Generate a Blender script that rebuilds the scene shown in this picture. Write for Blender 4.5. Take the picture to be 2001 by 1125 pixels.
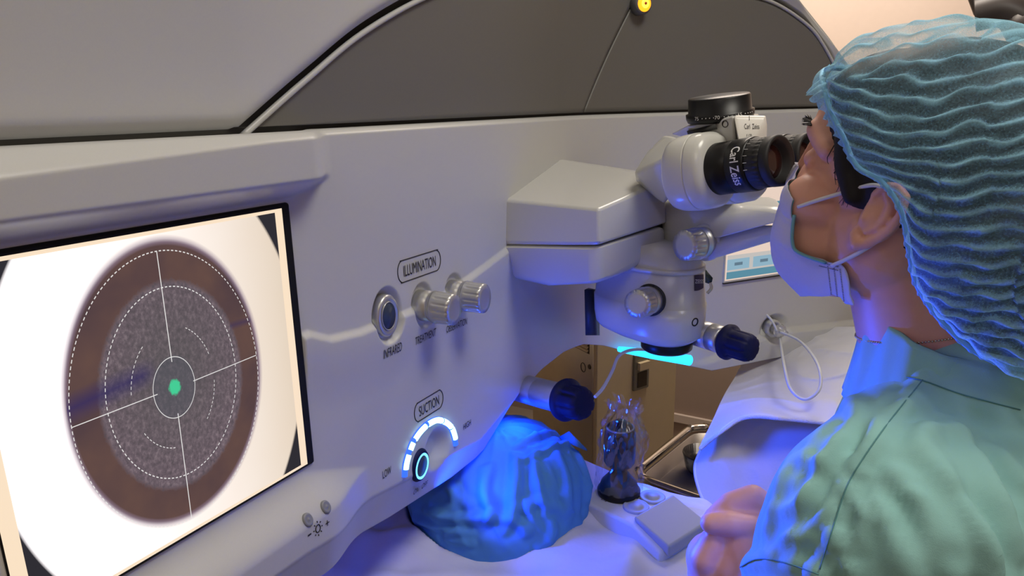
import bpy, bmesh, math, random
import numpy as np
from mathutils import Vector, Matrix
from mathutils.bvhtree import BVHTree

for o in list(bpy.data.objects):
    bpy.data.objects.remove(o)
scn = bpy.context.scene
col = scn.collection
random.seed(4); rng = np.random.default_rng(4)

# ---------------------------------------------------------------- camera (solved from the machine's straight edges)
def nz(v):
    v = np.array(v, float); return v / np.linalg.norm(v)
FPX, PX0 = 1378., np.array([1000.5, 562.5])
aY = nz([814-.5, 373.5, -FPX])
aZ = nz([-104.5, 5317.5, FPX]); aZ = nz(aZ - aY*aY.dot(aZ)); aX = np.cross(aY, aZ)
RW = np.array([aX, aY, aZ])
CAM = np.array([0, 0, 1.42])
cd = bpy.data.cameras.new('camera'); cam = bpy.data.objects.new('camera', cd); col.objects.link(cam)
cd.sensor_fit = 'HORIZONTAL'; cd.sensor_width = 36; cd.lens = 36*FPX/2001; cd.clip_start = .02
m = Matrix.Identity(4)
for i in range(3):
    for j in range(3): m[i][j] = RW[i, j]
m.translation = Vector(CAM); cam.matrix_world = m
scn.camera = cam
cd.dof.use_dof = False

def ray(px, py): return RW @ nz([px-PX0[0], -(py-PX0[1]), -FPX])
def D(px, py, d): return CAM + ray(px, py)*d                 # the point seen at that place, d metres away
def onz(px, py, z):
    r = ray(px, py); return CAM + r*((z-CAM[2])/r[2])
def onpl(px, py, p0, n):
    r = ray(px, py); return CAM + r*(np.dot(np.array(p0)-CAM, n)/np.dot(r, n))

# ---------------------------------------------------------------- world and light
def srgb(r, g, b):
    f = lambda c: c/12.92 if c <= .04045 else ((c+.055)/1.055)**2.4
    return (f(r/255), f(g/255), f(b/255), 1)
w = bpy.data.worlds.new('world'); scn.world = w; w.use_nodes = True
w.node_tree.nodes['Background'].inputs[0].default_value = (.97, .96, .92, 1)
w.node_tree.nodes['Background'].inputs[1].default_value = .12
def area(name, loc, tgt, size, power, colr, sy=None):
    l = bpy.data.lights.new(name, 'AREA'); l.energy = power; l.color = colr; l.size = size
    if sy: l.shape = 'RECTANGLE'; l.size_y = sy
    o = bpy.data.objects.new(name, l); col.objects.link(o); o.location = loc
    o.rotation_euler = (Vector(tgt)-Vector(loc)).to_track_quat('-Z', 'Y').to_euler(); return o
area('ceiling_light_near', (.50, .50, 2.70), (.2, .6, 0), .6, 15, (1, .95, .84), .5)
area('ceiling_light_far', (-.45, 2.1, 2.68), (-.5, 2.2, 0), 1.0, 39, (1, .87, .75), .6)
area('rear_fill_light', (.25, -1.0, 2.68), (-.1, .6, 1.2), .8, 6, (1, .93, .84), .6)  # added fill from behind the camera, lifts cheeks and near housing faces
# blue treatment lights under the machine, plus an added fill spot for the gown
def blue(loc, tgt, power, ang, rad):
    l = bpy.data.lights.new('blue_treatment_or_fill_light', 'SPOT'); l.energy = power; l.color = (.004, .06, 1)
    l.spot_size = math.radians(ang); l.spot_blend = .6; l.shadow_soft_size = rad
    o = bpy.data.objects.new('blue_treatment_or_fill_light', l); col.objects.link(o); o.location = loc
    o.rotation_euler = (Vector(tgt)-Vector(loc)).to_track_quat('-Z', 'Y').to_euler()
blue((-.335, 1.06, .955), (-.335+.5, 1.06-.05, .955-.80), 4.5, 165, .02)
blue((-.488, .655, .940), (-.488+.60, .655+.38, .950+.22), 4, 150, .02)   # under the near wing
blue((-.474, .845, .995), (-.474+.25, .845-.25, .995-.70), 1.6, 165, .012)
blue((-.53, .46, .975), (-.53-.05, .46, .5), 1.0, 165, .02)
blue((-.462, .630, 1.035), (-.462+.40, .630-.14, 1.035+.05), 24, 62, .03)   # added blue fill aimed at the gown, set at the suction scale
vs = scn.view_settings
scn.display_settings.display_device = 'sRGB'
vs.view_transform = 'Standard'; vs.look = 'None'; vs.exposure = 0.0; vs.gamma = 1; vs.use_curve_mapping = False

# ---------------------------------------------------------------- materials
def mat(name, c, rough=.5, metal=0, spec=.5, **k):
    m = bpy.data.materials.new(name); m.use_nodes = True
    b = m.node_tree.nodes['Principled BSDF']
    b.inputs['Base Color'].default_value = c if len(c) == 4 else (*c, 1)
    b.inputs['Roughness'].default_value = rough; b.inputs['Metallic'].default_value = metal
    b.inputs['Specular IOR Level'].default_value = spec
    for kk, v in k.items(): b.inputs[kk.replace('_', ' ')].default_value = v
    return m
def noise(m, scale, amt, bump=0, detail=4, bscale=None, dist=.002):
    """break the colour of a material up slightly and give it fine relief"""
    nt = m.node_tree; b = nt.nodes['Principled BSDF']
    tc = nt.nodes.new('ShaderNodeTexCoord'); n = nt.nodes.new('ShaderNodeTexNoise')
    n.inputs['Scale'].default_value = scale; n.inputs['Detail'].default_value = detail
    nt.links.new(tc.outputs['Object'], n.inputs['Vector'])
    if amt:
        mx = nt.nodes.new('ShaderNodeMix'); mx.data_type = 'RGBA'; c = list(b.inputs['Base Color'].default_value)
        mx.inputs[6].default_value = [v*(1-amt) for v in c[:3]]+[1]; mx.inputs[7].default_value = [min(1, v*(1+amt)) for v in c[:3]]+[1]
        nt.links.new(n.outputs['Fac'], mx.inputs[0]); nt.links.new(mx.outputs[2], b.inputs['Base Color'])
    if bump:
        n2 = nt.nodes.new('ShaderNodeTexNoise'); n2.inputs['Scale'].default_value = bscale or scale; n2.inputs['Detail'].default_value = 3
        nt.links.new(tc.outputs['Object'], n2.inputs['Vector'])
        bp = nt.nodes.new('ShaderNodeBump'); bp.inputs['Strength'].default_value = bump; bp.inputs['Distance'].default_value = dist
        nt.links.new(n2.outputs['Fac'], bp.inputs['Height']); nt.links.new(bp.outputs[0], b.inputs['Normal'])
    return m
def emit(name, c, s):
    m = mat(name, (0, 0, 0), .5); b = m.node_tree.nodes['Principled BSDF']
    b.inputs['Emission Color'].default_value = c if len(c) == 4 else (*c, 1); b.inputs['Emission Strength'].default_value = s; return m

M = {}
M['shell'] = noise(mat('machine_plastic', (.54, .545, .535), .38), 900, .03, .05, bscale=1500, dist=.0004)
M['white'] = mat('white_enamel', (.62, .62, .58), .22)
M['scope'] = noise(mat('microscope_enamel', (.56, .56, .54), .25), 700, .02)
M['arch'] = noise(mat('grey_plastic', (.145, .142, .132), .45), 500, .05)
M['groove'] = mat('dark_joint', (.03, .03, .028), .8)
M['black'] = mat('black_plastic', (.006, .006, .007), .36, spec=.3)
M['rubber'] = mat('black_rubber', (.012, .012, .013), .6)
M['steel'] = mat('satin_aluminium', (.58, .58, .57), .36, .8)
M['chrome'] = mat('chrome', (.6, .58, .55), .15, 1)
M['ink'] = mat('black_print', (.01, .01, .012), .6)
M['wprint'] = mat('white_print', (.75, .75, .75), .6)
M['navy'] = mat('navy_rubber', (.004, .006, .05), .6, spec=.25)
M['bglass'] = mat('button_face', (.035, .05, .085), .35)
M['led'] = emit('blue_led_bright', (.35, .72, 1), 3.5)
M['leddim'] = emit('blue_led_edge', (.03, .12, 1), 1.6)
M['ledring'] = emit('blue_led_ring', (.12, .5, 1), 2.6)
M['amber'] = emit('amber_lamp', (1, .33, .01), 2.2)
M['amberring'] = emit('amber_ring', (1, .55, .05), 2.4)
M['cap'] = None

# ---------------------------------------------------------------- mesh helpers
def mesh(name, V, Fc):
    me = bpy.data.meshes.new(name); me.from_pydata([tuple(map(float, v)) for v in V], [], Fc); me.update(); return me
def put(name, me, m, parent=None, smooth=True, **props):
    """one mesh object; vertices given in room coordinates. A child is stored relative to its thing's base."""
    if isinstance(me, bmesh.types.BMesh):
        b = me; me = bpy.data.meshes.new(name); b.to_mesh(me); b.free()
    root = parent
    if parent is not None:
        while root.parent: root = root.parent
        me.transform(Matrix.Translation(-root.location))
    o = bpy.data.objects.new(name, me); col.objects.link(o)
    if m is not None: me.materials.append(m)
    if smooth: me.polygons.foreach_set('use_smooth', [True]*len(me.polygons))
    if parent is not None: o.parent = parent
    for k, v in props.items(): o[k] = v
    return o
def thing(name, label, cat, loc=(0, 0, 0), group=None):
    o = bpy.data.objects.new(name, None); col.objects.link(o); o.location = loc; o.empty_display_size = .05
    o['label'] = label; o['category'] = cat
    if group: o['group'] = group
    return o
def bev(o, wd, seg=3, ang=30):
    b = o.modifiers.new('bevel', 'BEVEL'); b.width = wd; b.segments = seg; b.limit_method = 'ANGLE'; b.angle_limit = math.radians(ang)
    b.harden_normals = False
    wn = o.modifiers.new('normals', 'WEIGHTED_NORMAL'); wn.keep_sharp = True
    return o
def hull(pts):
    b = bmesh.new(); vs_ = [b.verts.new(tuple(map(float, p))) for p in pts]
    r = bmesh.ops.convex_hull(b, input=vs_)
    for v in list(b.verts):
        if not v.link_faces: b.verts.remove(v)
    bmesh.ops.dissolve_limit(b, angle_limit=math.radians(4), verts=b.verts, edges=b.edges)
    bmesh.ops.recalc_face_normals(b, faces=b.faces); return b
def frame(ax, ref=(0, 0, 1)):
    ax = nz(ax); ref = np.array(ref, float)
    if abs(ax.dot(nz(ref))) > .97: ref = np.array([1., 0, 0])
    u = nz(np.cross(ref, ax)); v = np.cross(ax, u); return u, v, ax
def lathe(c, ax, prof, n=40, ref=(0, 0, 1), flute=None, ell=1):
    """prof: (distance along axis, radius); flute=(count, depth, i0, i1) cuts finger grooves on those rings"""
    u, v, a = frame(ax, ref); c = np.array(c, float); V = []; Fc = []
    for i, (h, r) in enumerate(prof):
        for k in range(n):
            t = 2*math.pi*k/n; rr = r
            if flute and flute[2] <= i <= flute[3]:
                rr = r*(1-flute[1]*max(0, math.cos(flute[0]*t))**3)
            V.append(c+a*h+u*rr*math.cos(t)*ell+v*rr*math.sin(t))
    L = len(prof)
    for i in range(L-1):
        for k in range(n):
            k2 = (k+1) % n; Fc.append((i*n+k, i*n+k2, (i+1)*n+k2, (i+1)*n+k))
    if prof[0][1] > 1e-6: Fc.append(tuple(range(n))[::-1])
    if prof[-1][1] > 1e-6: Fc.append(tuple(range((L-1)*n, L*n)))
    return mesh('lathe', V, Fc)
def catmull(P, k=8):
    P = [np.array(p, float) for p in P]; out = []
    for i in range(len(P)-1):
        p0 = P[max(0, i-1)]; p1 = P[i]; p2 = P[i+1]; p3 = P[min(len(P)-1, i+2)]
        for j in range(k):
            t = j/k; out.append(.5*((2*p1)+(-p0+p2)*t+(2*p0-5*p1+4*p2-p3)*t*t+(-p0+3*p1-3*p2+p3)*t**3))
    out.append(P[-1]); return out
def tube(P, r, n=10, k=8, closed=False, flat=None):
    if not closed: Q = catmull(P, k) if k > 1 else [np.array(p, float) for p in P]
    else:
        PP = list(P)+list(P[:3]); Q = catmull(PP, k)[k:-k] if False else catmull(list(P)+[P[0]], k)[:-1]
    V = []; Fc = []; N = len(Q); rs = r if hasattr(r, '__len__') else [r]*N
    if len(rs) != N: rs = np.interp(np.linspace(0, 1, N), np.linspace(0, 1, len(rs)), rs)
    up = None
    for i in range(N):
        t = nz(Q[(i+1) % N if closed else min(N-1, i+1)]-Q[i-1 if (i or closed) else 0])
        if up is None: up, _, _ = frame(t)
        up = nz(up-t*up.dot(t)); s = np.cross(t, up)
        for j in range(n):
            a = 2*math.pi*j/n; V.append(Q[i]+(up*math.cos(a)+s*math.sin(a)*(flat or 1))*rs[i])
    for i in range(N if closed else N-1):
        for j in range(n):
            j2 = (j+1) % n; i2 = (i+1) % N; Fc.append((i*n+j, i*n+j2, i2*n+j2, i2*n+j))
    if not closed: Fc += [tuple(range(n))[::-1], tuple(range((N-1)*n, N*n))]
    return mesh('tube', V, Fc)
def joinm(ms):
    V = []; Fc = []
    for me in ms:
        o = len(V); V += [tuple(v.co) for v in me.vertices]; Fc += [tuple(i+o for i in p.vertices) for p in me.polygons]
    return mesh('joined', V, Fc)
def boxm(c, s, R=None):
    c = np.array(c, float); R = np.eye(3) if R is None else np.array(R, float)
    V = [c+R.T@(np.array([i, j, k])*np.array(s)/2) for i in (-1, 1) for j in (-1, 1) for k in (-1, 1)]
    return mesh('box', V, [(0, 1, 3, 2), (4, 6, 7, 5), (0, 4, 5, 1), (2, 3, 7, 6), (0, 2, 6, 4), (1, 5, 7, 3)])
def text_mesh(s, wd, ht, f, spacing=1, bold=.0):
    """lettering as thin geometry: f maps (across, up) in metres to a point of the surface"""
    c = bpy.data.curves.new('t', 'FONT'); c.body = s; c.align_x = 'CENTER'; c.align_y = 'CENTER'; c.resolution_u = 3; c.offset = bold; c.space_character = spacing
    o = bpy.data.objects.new('t', c); col.objects.link(o)
    dg = bpy.context.evaluated_depsgraph_get(); me = bpy.data.meshes.new_from_object(o.evaluated_get(dg))
    bpy.data.objects.remove(o)
    co = np.array([v.co[:] for v in me.vertices]); lo = co.min(0); hi = co.max(0); mid = (lo+hi)/2
    for v in me.vertices:
        v.co = Vector(tuple(map(float, f((v.co.x-mid[0])/(hi[0]-lo[0])*wd, (v.co.y-mid[1])/(hi[1]-lo[1])*ht))))
    me.materials.clear(); return me
def S(t):
    t = np.clip(t, 0, 1); return t*t*(3-2*t)
def grid(U, Vv, P):
    """P: array (U,V,3) -> mesh"""
    nu, nv = U, Vv; idx = np.arange(nu*nv).reshape(nu, nv)
    q = np.stack([idx[:-1, :-1], idx[1:, :-1], idx[1:, 1:], idx[:-1, 1:]], -1).reshape(-1, 4)
    me = bpy.data.meshes.new('grid'); me.vertices.add(nu*nv); me.vertices.foreach_set('co', P.reshape(-1).astype(np.float32))
    me.loops.add(len(q)*4); me.loops.foreach_set('vertex_index', q.reshape(-1).astype(np.int32))
    me.polygons.add(len(q)); me.polygons.foreach_set('loop_start', np.arange(0, len(q)*4, 4, dtype=np.int32))
    me.update(calc_edges=True); me.validate(); return me

# ================================================================ the room
def struct(name, me, m, smooth=False): return put(name, me, m, None, smooth, kind='structure')
M['wall'] = noise(mat('pink_beige_wall_paint', srgb(214, 196, 182), .75), 60, .03)
M['lowwall'] = noise(mat('taupe_wall_panel', srgb(150, 132, 120), .6), 30, .04)
M['floor'] = noise(mat('vinyl_floor', srgb(120, 108, 96), .4), 12, .1)
M['ceil'] = mat('ceiling_paint', (.7, .68, .64), .8)
XW0, XW1, YW0, YW1, HC = -2.6, 2.2, -1.6, 2.78, 2.75
struct('floor', boxm(((XW0+XW1)/2, (YW0+YW1)/2, -.05), (XW1-XW0+.2, YW1-YW0+.2, .1)), M['floor'])
struct('ceiling', boxm(((XW0+XW1)/2, (YW0+YW1)/2, HC+.05), (XW1-XW0+.2, YW1-YW0+.2, .1)), M['ceil'])
struct('wall_back', boxm(((XW0+XW1)/2, YW1+.05, HC/2), (XW1-XW0+.2, .1, HC)), M['wall'])
struct('wall_front', boxm(((XW0+XW1)/2, YW0-.05, HC/2), (XW1-XW0+.2, .1, HC)), M['wall'])
struct('wall_left', boxm((XW0-.05, (YW0+YW1)/2, HC/2), (.1, YW1-YW0, HC)), M['wall'])
struct('wall_right', boxm((XW1+.05, (YW0+YW1)/2, HC/2), (.1, YW1-YW0, HC)), M['wall'])
struct('trim_1', boxm(((XW0+XW1)/2, YW1-.012, .45), (XW1-XW0, .024, .90)), M['lowwall'])
struct('trim_2', boxm(((XW0+XW1)/2, YW1-.02, .115), (XW1-XW0, .04, .035)), noise(mat('pale_rail', srgb(190, 176, 165), .5), 30, .03))

# ================================================================ laser workstation
def x0(y):
    y = np.asarray(y, float)
    return np.where(y < 1.0, -.48, np.where(y < 1.26, -.48+.73*(y-1)**2/.52, -.48+.0949+.73*(y-1.26)))
def slope(y): return np.where(y < 1, 0, np.where(y < 1.26, .73*(y-1)/.26, .73))
BOT = np.array([(.1, 1.0), (.30, .995), (.393, .992), (.561, .967), (.688, .957), (.766, .962), (.825, .995), (.848, 1.006), (.923, 1.019), (.997, 1.022), (1.066, 1.016),
       (1.123, .998), (1.195, .965), (1.268, .932), (1.339, .9), (1.468, .899), (1.699, .892), (1.80, .89)])
BOT[2:6, 1] -= .013; BOT[:2, 1] -= .008
zbot = lambda y: np.interp(y, BOT[:, 0], BOT[:, 1])
zlip = lambda y: np.interp(y, [.1, .398, .529, .583, .74, .81, .85, .93, 1.1], [1.03, 1.025, 1.01, 1.002, .981, .998, 1.006, 1.02, .9])
def dent(y, z, yc, zc, r, edge, dep, e=.78):
    d = np.hypot((y-yc)/e, z-zc); return -dep*(1-S((d-r)/edge))
def hf(y, z):
    y = np.asarray(y, float); z = np.asarray(z, float); h = np.zeros(np.broadcast(y, z).shape)
    zl = np.interp(y, [.445, .5], [1.343, 1.3565]); zu = 1.361; wd = np.clip((zu-zl-.0047)/.0133, 0, 1)
    h = h+.030*S(wd)*S((z-zl)/(zu-zl+.002))
    bw = np.interp(y, [.2, .4, .5], [.017, .007, .005]); t = np.clip((z-(1.401-bw))/bw, 0, 1)
    h = h-bw*1.3*t**1.6
    hi = np.interp(y, [.425, .52], [1.087, 1.047]); w2 = np.clip((hi-1.047)/.039, 0, 1)
    h = h+.027*S(w2)*S((hi-z)/(hi-1.045))
    lz = zlip(y); d = np.clip(lz-z, 0, None); h = h-d*.34*S(d/.01+.25)
    zc = np.interp(y, [.448, .474, .517, .545, .60, .65, .705, .76, .83, .9], [1.222, 1.209, 1.2035, 1.2035, 1.203, 1.2035, 1.212, 1.222, 1.236, 1.25])
    on = S((y-.4385)/.002)*(1-S((y-.9)/.05))
    h = h+on*(.0055*S((zc-z)/.009)*(1-S((zc-z-.009)/.075)))
    h = h+dent(y, z, .563, 1.2035, .025, .008, .009)+dent(y, z, .6255, 1.199, .022, .006, .005)+dent(y, z, .690, 1.196, .022, .006, .005)
    h = h+dent(y, z, .641, 1.010, .010, .022, .014, .9)
    # the far wing repeats the raised lower band and has a hose port
    zc2 = np.interp(y, [1.33, 1.475, 1.55, 1.8], [.925, .963, .956, .94]); h = h+S((y-1.3)/.05)*.012*S((zc2-z)/.014)
    h = h+dent(y, z, 1.478, .960, .022, .012, .02, .9)
    return h
def front(y, z): return x0(y)+hf(y, z)
def onf(px, py):
    """where the line of sight through a place meets the machine's front"""
    r = ray(px, py); t = np.linspace(.3, 2.4, 4000); P = CAM+r*t[:, None]
    f = P[:, 0]-front(P[:, 1], P[:, 2]); k = np.where((f[:-1] > 0) & (f[1:] <= 0))[0]
    return P[k[0]+1]
LW = thing('laser_workstation', 'large white eye surgery laser machine with built-in screen, knobs and grey arched panel', 'medical machine', (-1.15, .75, 0))
NY, NZ = 760, 400
ys = np.concatenate([np.linspace(.1, .42, 130, endpoint=False), np.linspace(.42, .86, 380, endpoint=False), np.linspace(.86, 1.80, 250)])
tz = np.linspace(0, 1, NZ)
Yg = np.repeat(ys[:, None], NZ, 1); zb = zbot(ys)[:, None]; Zg = zb+(1.401-zb)*tz[None]
Xg = front(Yg, Zg)
P = np.stack([Xg, Yg, Zg], -1)
# the underside returns inwards from the lower edge, the top edge turns back into the joint
und = np.stack([P[:, 0, 0]-.05*np.ones(len(ys)), ys+0*ys, P[:, 0, 2]+.006], -1)[:, None]
und2 = np.stack([P[:, 0, 0]-.10*np.ones(len(ys)), ys, P[:, 0, 2]+.13], -1)[:, None]
top = np.stack([P[:, -1, 0]-.012, ys, P[:, -1, 2]+.001], -1)[:, None]
top2 = np.stack([P[:, -1, 0]-.03, ys, P[:, -1, 2]-.003], -1)[:, None]
P2 = np.concatenate([und2, und, P, top, top2], 1)
put('front_panel', grid(P2.shape[0], P2.shape[1], P2), M['shell'], LW)
# arch
ARC = np.array([(.404, 1.399), (.45, 1.427), (.489, 1.450), (.563, 1.492), (.658, 1.533), (.76, 1.566), (.88, 1.592), (1.02, 1.608), (1.15, 1.613), (1.28, 1.613), (1.38, 1.607), (1.445, 1.594), (1.51, 1.560), (1.546, 1.526), (1.585, 1.47), (1.62, 1.399)])
def zarch(y, off=0): return np.interp(y, ARC[:, 0]-0, ARC[:, 1])+off
# dense resample of the arch curve, smoothed
Aq = np.array(catmull([(0, *p) for p in ARC], 12))[:, 1:]
zar = lambda y: np.interp(y, Aq[:, 0], Aq[:, 1])
# grey panels left and right of the joint
def jy(z): return 1.083+(z-1.404)*.612
def archpart(side):
    n1, n2 = 120, 26; out = np.zeros((n1, n2, 3))
    for i in range(n1):
        s = i/(n1-1)
        for j in range(n2):
            t = j/(n2-1)
            if side == 0: ya, yb = .409, 1.199
            else: ya, yb = 1.199, 1.612
            y = ya+(yb-ya)*s; zt = zar(y)-.004; z = 1.406+(zt-1.406)*t
            if side == 0:
                jl = jy(z)-.0012; y = ya+(jl-ya)*s; zt = zar(y)-.004; z = 1.406+max(zt-1.406, .0004)*t; y = min(y, jy(z)-.0012) if s == 1 else y
            else:
                jl = jy(z)+.0012; y = jl+(yb-jl)*s; zt = zar(y)-.004; z = 1.406+max(zt-1.406, .0004)*t
            out[i, j] = (x0(y)-.016, y, z)
    return grid(n1, n2, out)
for s_ in (0, 1):
    o = put('arch_panel', archpart(s_), M['arch'], LW)
    sd = o.modifiers.new('thick', 'SOLIDIFY'); sd.thickness = .004; sd.offset = 0
# dark backing of all joints
bk = np.zeros((80, 2, 3))
for i, y in enumerate(np.linspace(.1, 1.64, 80)):
    for j, z in enumerate((1.385, float(zar(y))+.02)): bk[i, j] = (x0(y)-(.026 if y > .405 else .0135), y, z)
put('joint_backing', grid(80, 2, bk), mat('grey_joint', (.10, .10, .09), .7), LW)
# bright rim that runs along the arch
Aw = [(float(x0(y))-.012, y, z-.003) for y, z in Aq[2:-1:3]]
put('arch_rim', tube(Aw, .0030, 8, 2), M['shell'], LW)
# hood above the arch
ysh = np.concatenate([np.linspace(.1, .40, 50, endpoint=False), np.linspace(.40, 1.612, 300), np.linspace(1.613, 1.66, 12)])
def zh0(y):
    return np.where(y < .398, 1.4055, np.where(y > 1.615, 1.406, np.maximum(zar(y)+.008, 1.4055)))
def zh1(y): return np.interp(y, [.1, 1.15, 1.35, 1.45, 1.50, 1.568, 1.61, 1.64, 1.66], [2.05, 1.98, 1.80, 1.655, 1.60, 1.535, 1.49, 1.44, 1.409])
nh = 60; Hg = np.zeros((len(ysh), nh+3, 3))
for i, y in enumerate(ysh):
    a, b_ = float(zh0(y)), float(max(zh1(y), zh0(y)+.006)); t = np.linspace(0, 1, nh); z = a+(b_-a)*t**1.3
    d = z-a; bulge = np.minimum(.010*S(d/.012+.2), .010)+.045*S(d/.35)*np.clip((1.2-y)/.8, 0, 1)
    e = (b_-z); bulge = bulge-.02*(1-S(e/.03))
    x = float(x0(y))-.004+bulge-.006
    Hg[i, 3:, 0] = x; Hg[i, 3:, 1] = y; Hg[i, 3:, 2] = z
    for k, (dx, dz) in enumerate(((-.03, .004), (-.012, 0), (-.003, -.0002))): Hg[i, k] = (x[0]+dx, y, a+dz*1.)
put('upper_hood', grid(len(ysh), nh+3, Hg), M['shell'], LW)
# rear body closes the machine
R_ = []
for y in np.linspace(.1, 1.64, 16):
    R_ += [(float(x0(y))-.05, y, 1.12), (float(x0(y))-.05, y, float(min(zh1(y)-.01, 1.9)))]
for y in (.1, 1.3): R_ += [(-1.35, y, .98), (-1.35, y, 1.8)]
def loftx(ya, z0f, z1f):
    V = []; n = len(ya)
    for y in ya: V += [(float(x0(y))-.055, y, z0f(y)), (float(x0(y))-.055, y, z1f(y)), (min(-1.3+max(0, y-1.1)*.9, float(x0(y))-.2), y, z1f(y)), (min(-1.3+max(0, y-1.1)*.9, float(x0(y))-.2), y, z0f(y))]
    Fc = []
    for i in range(n-1):
        for k in range(4):
            k2 = (k+1) % 4; Fc.append((4*i+k, 4*i+4+k, 4*i+4+k2, 4*i+k2))
    Fc += [(0, 1, 2, 3), tuple(4*(n-1)+k for k in (3, 2, 1, 0))]; return mesh('b', V, Fc)
put('rear_body', loftx(np.linspace(.11, 1.645, 40), lambda y: float(zbot(y))+.12, lambda y: float(max(1.38, min(zh1(y)-.03, 1.9)))), M['shell'], LW, False)
o = put('pedestal', boxm((-1.15, .265, .5), (.42, .33, 1.0)), M['shell'], LW); bev(o, .03)
# amber indicator lamp in the joint
lp = onpl(1250, 9, (-.436, 1.19, 1.57), (.81, -.59, 0)); ln = nz([.82, -.57, 0]); lp = lp+ln*.010
o = put('indicator_lamp', lathe(lp, ln, [(-.02, .0165), (0, .0165), (.002, .0150), (.003, .0135)], 32), M['arch'], LW)
put('lamp_lens', lathe(lp+ln*.003, ln, [(0, .0128), (.002, .0118), (.0028, .0098)], 32), M['amber'], o)
put('lamp_glow_ring', lathe(lp+ln*.0061, ln, [(0, .0075), (.0008, .0072), (.0008, .005)], 32), M['amberring'], o)
put('lamp_core', lathe(lp+ln*.0062, ln, [(0, .0025), (.0015, .0022), (.0018, .0001)], 20), mat('amber_core', (.6, .08, .01), .4), o)

# ---- left screen
SX = -.4775
scr = put('screen', boxm((SX-.006, .3085, 1.215), (.013, .263, .2525)), mat('screen_bezel', (.008, .008, .008), .6, spec=.2), LW); bev(scr, .003)
def plate(name, x, y0_, y1_, z0_, z1_, m, parent, **k):
    return put(name, mesh('p', [(x, y0_, z0_), (x, y1_, z0_), (x, y1_, z1_), (x, y0_, z1_), (x-.0004, y0_, z0_), (x-.0004, y1_, z0_), (x-.0004, y1_, z1_), (x-.0004, y0_, z1_)],
        [(0, 1, 2, 3), (7, 6, 5, 4), (4, 5, 1, 0), (5, 6, 2, 1), (6, 7, 3, 2), (7, 4, 0, 3)]), m, parent, False, **k)
XS = SX+.0008
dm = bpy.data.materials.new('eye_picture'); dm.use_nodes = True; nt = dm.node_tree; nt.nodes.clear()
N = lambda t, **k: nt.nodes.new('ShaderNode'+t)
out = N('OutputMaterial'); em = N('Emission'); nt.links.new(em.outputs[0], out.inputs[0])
tc = N('TexCoord'); sp = N('SeparateXYZ'); nt.links.new(tc.outputs['Object'], sp.inputs[0])
def mth(op, a, b_=None, c=None, clamp=False):
    n = N('Math'); n.operation = op; n.use_clamp = clamp
    for i, v in enumerate((a, b_, c)):
        if v is None: continue
        if isinstance(v, (int, float)): n.inputs[i].default_value = v
        else: nt.links.new(v, n.inputs[i])
    return n.outputs[0]
cy, cz = .3075-.75, 1.2165
dy = mth('SUBTRACT', sp.outputs['Y'], cy); dz = mth('SUBTRACT', sp.outputs['Z'], cz)
ns = N('TexNoise'); ns.inputs['Scale'].default_value = 260; ns.inputs['Detail'].default_value = 5; ns.inputs['Roughness'].default_value = .7
mp = N('Mapping'); mp.inputs['Scale'].default_value = (1, 1.4, 1); nt.links.new(tc.outputs['Object'], mp.inputs[0]); nt.links.new(mp.outputs[0], ns.inputs['Vector'])
nb = N('TexNoise'); nb.inputs['Scale'].default_value = 22; nb.inputs['Detail'].default_value = 3; nt.links.new(tc.outputs['Object'], nb.inputs['Vector'])
def rad(oy, oz, wob=0):
    a = mth('DIVIDE', mth('SUBTRACT', dy, oy), .72); b_ = mth('SUBTRACT', dz, oz)
    r = mth('SQRT', mth('ADD', mth('MULTIPLY', a, a), mth('MULTIPLY', b_, b_)))
    if wob: r = mth('ADD', r, mth('MULTIPLY', mth('SUBTRACT', ns.outputs['Fac'], .5), wob))
    return r
def edge(r, R0, wdt): # 1 inside
    return mth('SUBTRACT', 1, mth('DIVIDE', mth('SUBTRACT', r, R0-wdt/2), wdt, clamp=True), clamp=True)
def mixc(f, a, b_):
    n = N('Mix'); n.data_type = 'RGBA'
    nt.links.new(f, n.inputs[0]) if not isinstance(f, float) else None
    for i, v in ((6, a), (7, b_)):
        if isinstance(v, tuple): n.inputs[i].default_value = v
        else: nt.links.new(v, n.inputs[i])
    return n.outputs[2]
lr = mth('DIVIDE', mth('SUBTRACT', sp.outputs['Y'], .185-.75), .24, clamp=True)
sclera = mixc(lr, (1.5, 1.45, 1.5, 1), srgb(228, 212, 192))  # left side whitened: overexposure and oblique view painted into the picture
sclera = mixc(mth('MULTIPLY', nb.outputs['Fac'], .25), sclera, srgb(235, 205, 180))
iris = mixc(nb.outputs['Fac'], srgb(62, 52, 66), srgb(116, 86, 72))
tex = N('ValToRGB'); nt.links.new(ns.outputs['Fac'], tex.inputs[0]); e = tex.color_ramp.elements
e[0].position = .34; e[0].color = srgb(88, 78, 84); e[1].position = .72; e[1].color = srgb(140, 124, 130)
k = tex.color_ramp.elements.new(.52); k.color = srgb(108, 94, 102)
r1 = rad(0, .002); r2 = rad(.0015, 0, .010)
cgrey = mixc(mth('MULTIPLY', edge(rad(.002, .012), .05, .07), .5), tex.outputs[0], srgb(84, 84, 84))
c = mixc(edge(rad(0, 0), .176, .003), srgb(48, 46, 52), sclera)
c = mixc(edge(r1, .1125, .006), c, srgb(150, 130, 150))
c = mixc(edge(r1, .1095, .005), c, iris)
c = mixc(edge(r2, .0825, .004), c, cgrey)
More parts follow.
